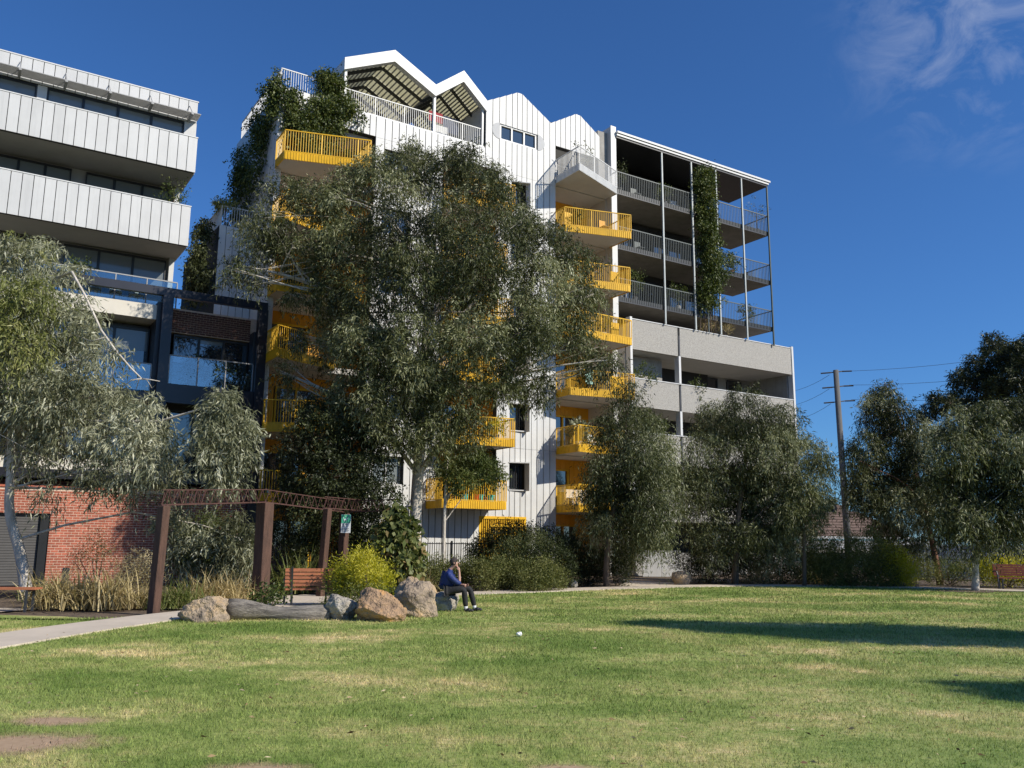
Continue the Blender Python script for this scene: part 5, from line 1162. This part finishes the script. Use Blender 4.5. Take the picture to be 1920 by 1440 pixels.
bo = skin_obj('body', body_V, body_E, body_R, PM['skin'])
# fingers: hand at the chin, thumb under the jaw; joined into the body mesh's own child for each hand
def hand(w, dirv, side, nm):
    w = np.array(w); d = np.array(dirv, float); d /= np.linalg.norm(d); s_ = np.array(side, float); n_ = np.cross(d, s_); mb = MB()
    mb.tube([w, w+d*.03, w+d*.075], [.026,.034,.03], 8)
    for k, (o_, l_) in enumerate(((-.028,.06),(-.01,.072),(.01,.068),(.027,.052))):
        b0 = w+d*.068+s_*o_; mb.tube([b0, b0+d*l_*.5+n_*.006, b0+d*l_*.85+n_*.026, b0+d*l_+n_*.042], [.0095,.009,.008,.006], 6)
    b0 = w+d*.025-s_*.026; mb.tube([b0, b0-s_*.022+d*.02+n_*.01, b0-s_*.028+d*.045+n_*.026], [.011,.01,.008], 6)
    o = mb.build(nm, PM['skin'], PX, True); return o
hand((.268,nj+.055,.93), (-.28,.25,1), (.35,.9,-.1), 'hand'); hand((.37,-.04,.60), (1,-.2,-.05), (0,.6,.8), 'hand')
# face: nose, ear, jaw
mb = MB(); mb.tube([(.245,0,1.135),(.262,0,1.105),(.275,0,1.09),(.262,0,1.082)], [.008,.012,.014,.008], 8); mb.tube([(.19,0,1.045),(.222,0,1.04),(.236,0,1.045)], [.045,.035,.018], 8)
for sy in (-1, 1): mb.tube([(.15,sy*.086,1.125),(.148,sy*.095,1.105),(.155,sy*.09,1.08)], [.012,.016,.01], 6)
mb.build('face', PM['skin'], bo, True)
mb = MB()
for sy in (-1, 1): mb.tube([(.245,sy*.034,1.125),(.251,sy*.034,1.125)], [.011,.008], 8)
mb.tube([(.247,-.022,1.062),(.252,0,1.061),(.247,.022,1.062)], [.004,.005,.004], 6)
mb.build('eyes', PM['trous'], bo)
bm = bmesh.new(); bmesh.ops.create_icosphere(bm, subdivisions=3, radius=1)
for v in bm.verts:
    c = v.co.copy(); c *= 1+.1*mnoise.noise(c*4)+.05*mnoise.noise(c*11)
    v.co = Vector((.148+c.x*.104, c.y*.096, 1.132+c.z*.105))
bmesh.ops.delete(bm, geom=[f for f in bm.faces if f.calc_center_median().x > .195 and f.calc_center_median().z < 1.175], context='FACES')
me = bpy.data.meshes.new('hair'); bm.to_mesh(me); bm.free(); me.materials.append(PM['hair']); me.polygons.foreach_set('use_smooth', [True]*len(me.polygons)); o = bpy.data.objects.new('hair', me); COL.objects.link(o); o.parent = PX
jk_V = [(-.02,0,.49),(-.035,0,.6),(-.02,0,.72),(.012,0,.83),(.055,0,.91),(.095,0,.965),(.03,nj-.05,.85),(.15,nj-.075,.73),(.275,nj-.025,.635),(.295,nj+.005,.70),(.03,-nj+.05,.85),(.12,-nj+.07,.71),(.235,-nj-.01,.61),(.31,0,.605)]
jk_E = [(0,1),(1,2),(2,3),(3,4),(4,5),(3,6),(6,7),(7,8),(8,9),(3,10),(10,11),(11,12),(12,13)]
skin_obj('jacket', jk_V, jk_E, [(.175,.18),(.18,.185),(.17,.18),(.145,.15),(.105,.105),(.075,.075),.088,.076,.068,.06,.088,.076,.066,.052], PM['blue'], 2, 2)
tr_V = [(-.02,0,.47),(.05,nj+.02,.495),(.22,nj,.51),(.40,nj-.01,.505),(.42,nj,.3),(.445,nj,.11),(.05,-nj-.02,.495),(.28,-nj,.515),(.52,-nj+.02,.515),(.58,-nj+.02,.3),(.632,-nj+.03,.11)]
skin_obj('trousers', tr_V, [(0,1),(1,2),(2,3),(3,4),(4,5),(0,6),(6,7),(7,8),(8,9),(9,10)], [(.15,.14),.115,.1,.08,.072,.058,.115,.1,.08,.072,.058], PM['trous'], 2, 0)
for q, x, y in ((0,.445,nj),(1,.632,-nj+.03)):
    mb = MB(); mb.tube([(x,y,.06),(x,y,.13)], .046, 10); mb.build('sock', PM['sock'], PX, True)
    skin_obj('shoe', [(x-.05,y,.045),(x+.03,y-.005,.05),(x+.12,y-.015,.04),(x+.19,y-.02,.032)], [(0,1),(1,2),(2,3)], [(.04,.044),(.048,.05),(.044,.04),(.032,.028)], PM['shoe'], 2, 1)
# ================================================================== things on the balconies
def pot_plant(label, s, wv, z, h_, lm, seed, n=500, pot=(.5,.2,.1), leaf=(.16,.06), wide=.3, potr=.16):
    b = loc(s, wv, z); T = tag(empty('potted_plant', b, ANG), label, 'potted plant'); pm = mat('pot', pot, .6, .1, 5)
    mb = MB(); mb.lathe([(potr*.7,0),(potr,.28),(potr*1.08,.28),(potr*1.08,.32)], (0,0,0), 12); mb.build('pot', pm, T)
    mb = MB(); mb.tube([(0,0,.28),(.03,.02,.3+h_*.5),(0,0,.3+h_*.8)], [.025,.02,.012], 5); mb.build('stem', M['barkdark'], T)
    c = crown('foliage', [((0,0,.3+h_*.75),(wide,wide,h_*.35)),((.1,0,.3+h_*.45),(wide*.7,wide*.7,h_*.25))], lm, T, (0,0,0), seed, n, leaf, .5, .3, .3, 8, True); return T
pot_plant('grey-leaved succulent in a white pot on the second yellow balcony beside the white wall', 15.4, 1.35, ZK[1], .85, LM['silver'], 601, 500, (.7,.68,.62), (.25,.1), .32)
pot_plant('leafy plant in a terracotta pot on the white corner balcony', 16.1, 1.0, ZK[6], 1.5, LM['gum'], 602, 240, (.5,.2,.1), (.13,.05), .5)
pot_plant('spindly plant in a dark pot on the top gallery by the pilaster', 19.8, -.4, GZ[2], 1.5, LM['dark'], 603, 500, (.1,.1,.1), (.14,.05), .35)
pot_plant('bushy plant in a dark pot on the lowest gallery', 20.9, -.5, GZ[0], 1.5, LM['shrub'], 604, 600, (.1,.1,.1), (.14,.05), .45)
pot_plant('trailing plant in a grey pot behind the concrete parapet by the first pilaster', 21.3, -.5, 9.52, 1.6, LM['shrub'], 605, 800, (.3,.3,.3), (.2,.06), .8)
pot_plant('round bright shrub in a pot on the shaded concrete balcony', 22.4, -.4, 6.37, 1.9, LM['vine'], 606, 900, (.3,.3,.3), (.14,.08), .6)
pot_plant('wispy plant in a pot at the open end of the top gallery', 31.6, -.6, GZ[2], 1.9, LM['gum'], 607, 260, (.2,.2,.2), (.15,.03), .6)
pot_plant('olive plant in a white trough at the end of the upper white balcony band', -4.55, -.45, 14.5, 1.7, LM['shrub'], 608, 600, (.7,.7,.7), (.1,.05), .5)
pot_plant('dry grass plant growing from the concrete parapet below the vine', 26.4, -.3, 13.97, .7, LM['straw'], 609, 400, (.3,.3,.3), (.3,.02), .35)
pot_plant('dry tuft growing from the concrete parapet right of the vine', 27.9, -.25, 13.97, .6, LM['straw'], 610, 300, (.3,.3,.3), (.3,.02), .3)
pot_plant('potted shrub behind the glass balustrade of the navy bay', -3.3, -.35, 7.85, .8, LM['shrub'], 611, 300, (.08,.08,.08), (.2,.05), .2)
pot_plant('wide potted fern behind the glass balustrade of the navy bay', -2.2, -.35, 7.85, .6, LM['shrub'], 612, 400, (.08,.08,.08), (.2,.05), .35)
pot_plant('climbing plant in a pot on the middle-column top yellow balcony', 10.6, .9, ZK[5], .9, LM['shrub'], 613, 600, (.4,.15,.08), (.13,.05), .5)
pot_plant('leafy creeper pot crowding the lowest middle yellow balcony', 8.6, .6, ZK[0], 1.9, LM['shrub'], 614, 1500, (.4,.15,.08), (.13,.07), .9)
pot_plant('dense creeper pot beside the window on the lowest middle yellow balcony', 10.3, .6, ZK[0], 2.0, LM['dark'], 615, 1200, (.4,.15,.08), (.13,.07), .6)
for i, (s, c, nm) in enumerate(((8.9, (.05,.42,.4), 'left'), (9.5, (.5,.03,.02), ''), (9.75, (.05,.45,.38), 'mid'), (10.35, (.06,.5,.46), 'right'))):
    b = loc(s, 1.15, ZK[0]); o = MB(); o.lathe([(.12,0),(.17,.36),(.185,.36),(.185,.4),(.15,.4),(.15,.36)], (0,0,0), 14); T = o.build('planter_pot', mat('glazed_pot', c, .25, .05, 4)); T.location = b
    if i == 1: tag(T, 'small red pot between the teal pots on the lowest middle balcony', 'pot')
    else: tag(T, {'left': 'teal glazed pot nearest the leafy creeper on the lowest middle balcony', 'mid': 'teal glazed pot right beside the small red pot', 'right': 'teal glazed pot at the window end of the lowest middle balcony'}[nm], 'pot', 'teal pots on the lowest middle balcony')
def chair(label, s, wv, z, m, rz=0.0):
    T = tag(empty('chair', loc(s, wv, z), ANG+rz), label, 'chair')
    mb = MB(); mb.box(-.22,.22,-.22,.22,.43,.46); mb.build('seat', m, T); mb = MB(); mb.box(-.22,.22,.2,.23,.5,.88); mb.build('backrest', m, T)
    for sx in (-1, 1):
        for sy in (-1, 1): mb = MB(); mb.bar((sx*.2,sy*.2,0),(sx*.18,sy*.18,.43),.03,.03); mb.build('leg', m, T)
    for sx in (-1, 1): mb = MB(); mb.bar((sx*.2,.21,.45),(sx*.2,.215,.88),.025,.025); mb.build('back_post', m, T)
chair('white chair nearest the pilaster on the upper glass balcony', -6.4, -.75, 11.1, M['whitepaint']); chair('white chair nearer the steel column on the upper glass balcony', -5.6, -.75, 11.1, M['whitepaint'], .5)
chair('white chair nearer the large plant on the upper glass balcony', -7.2, -.7, 11.1, M['whitepaint'], -.4)
chair('grey chair on the top gallery', 21.4, -.8, GZ[2], M['pgreen']); chair('grey chair on the middle gallery', 21.6, -.8, GZ[1], M['pgreen']); chair('pale chair on the lowest gallery', 20.1, -.7, GZ[0], M['whitepaint'])
chair('ochre chair on the sixth yellow balcony under the white corner balcony', 17.6, .9, ZK[5], M['ywall'])
chair('dark chair on the white corner balcony', 15.6, .7, ZK[6], M['navy'], .7)
# sofa on the lowest right yellow balcony
T = tag(empty('outdoor_sofa', loc(15.9, .7, ZK[0]), ANG), 'cream cushioned sofa on the lowest yellow balcony beside the white wall', 'sofa'); cm = mat('cream_cushion', (.66,.6,.5), .9, .05, 4)
mb = MB(); mb.box(-.7,.7,-.35,.35,.1,.28); mb.build('base', M['grey'], T); mb = MB(); mb.box(-.68,-.01,-.36,.2,.285,.46); mb.box(.01,.68,-.36,.2,.285,.46); mb.build('seat_cushion', cm, T); mb = MB(); mb.box(-.68,.68,.21,.38,.285,.9); mb.build('back_cushion', cm, T)
# towel over the third yellow rail, laundry on the roof terrace
tm = mat('mint_towel', (.45,.68,.55), .9, .08, 5)
def cloth(label, s, wv, z, wd, h_, m, name='towel', sd=1):
    mb = MB(); n = 8; vs = []; fs = []
    for th in (0, .012):
        for i in range(n+1):
            for j in range(5): x = wd*(i/n-.5); vs.append((x, -.05-.03*math.sin(i*1.3+sd)*(j/4)+th, -h_*j/4))
    st = (n+1)*5
    for i in range(n):
        for j in range(4):
            a = i*5+j; fs += [(a, a+1, a+6, a+5), (st+a+5, st+a+6, st+a+1, st+a)]
    mb.add(vs, fs); o = mb.build(name, m, None, True); o.location = loc(s, wv, z); o.rotation_euler = (0, 0, ANG); tag(o, label, 'laundry'); return o
cloth('mint green towel hanging over the third yellow balcony rail', 15.9, 1.55, ZK[2]+1.12, .5, .8, tm)
cloth('dark red blanket hung on the roof terrace under the small gable', 8.1, -1.2, 23.75, .8, .55, mat('red_blanket', (.3,.04,.05), .9, .2, 4), 'blanket', 2)
cloth('navy blanket hung on the roof terrace under the small gable', 9.0, -1.2, 23.7, .9, .9, mat('navy_blanket', (.05,.06,.1), .9, .2, 4), 'blanket', 3)
cloth('pale sheet hung on the roof terrace behind the railing', 8.3, -.9, 22.9, .7, .8, mat('pale_sheet', (.6,.6,.58), .9, .1, 4), 'sheet', 4)

# more balcony life
for i, (s_, wv, z, h_, lm, lb) in enumerate((
    (.6, .9, ZK[5], .7, 'shrub', 'bushy pot plant at the corner of the top left yellow balcony'),
    (2.4, .9, ZK[5], .5, 'vine', 'small green pot plant by the wall end of the top left yellow balcony'),
    (1.0, .5, ZK[1], .8, 'silver', 'grey leafy pot plant on the second left yellow balcony'),
    (2.0, .6, ZK[2], .9, 'shrub', 'tall pot plant on the third left yellow balcony'),
    (10.6, 1.1, ZK[1], .7, 'lime', 'yellow-green pot plant on the second middle yellow balcony'),
    (17.2, 1.2, ZK[3], .8, 'shrub', 'leafy pot plant on the fourth yellow balcony beside the pilaster'),
    (16.0, .5, ZK[5], .9, 'vine', 'climbing pot plant behind the screen on the sixth yellow balcony'),
    (23.4, -.5, GZ[2], .9, 'shrub', 'bushy pot plant behind the first post of the top gallery'),
    (24.3, -.5, GZ[0], 1.1, 'vine', 'tall leafy pot plant near the vine on the lowest gallery'),
    (29.0, -.5, GZ[1], .9, 'shrub', 'bushy pot plant beside the vine arm on the middle gallery'),
    (30.3, -.6, GZ[0], 1.0, 'shrub', 'bushy pot plant at the open end of the lowest gallery'),
    (25.4, -.3, 9.52, 1.2, 'vine', 'leafy pot plant behind the long concrete parapet'),
    (30.6, -.3, 9.52, 1.5, 'dark', 'hanging dark plant in the shaded end of the concrete balcony'),
    (-7.9, -.5, 11.1, 1.0, 'shrub', 'bushy pot plant behind the upper glass balustrade'))):
    pot_plant(lb, s_, wv, z, h_, LM[lm], 650+i, 420, ((.4,.16,.09),(.12,.12,.12),(.5,.48,.44))[i % 3], (.15,.06), .32+.1*(i % 3))
chair('dark chair near the first post of the middle gallery', 23.6, -.9, GZ[1], M['dark'], .4); chair('pale chair beside the vine on the top gallery', 24.6, -.9, GZ[2], M['whitepaint'], -.3)
chair('pale chair at the open end of the middle gallery', 30.6, -.9, GZ[1], M['grey'], .8); chair('white chair on the second right yellow balcony', 17.0, .5, ZK[1], M['whitepaint'], .2)
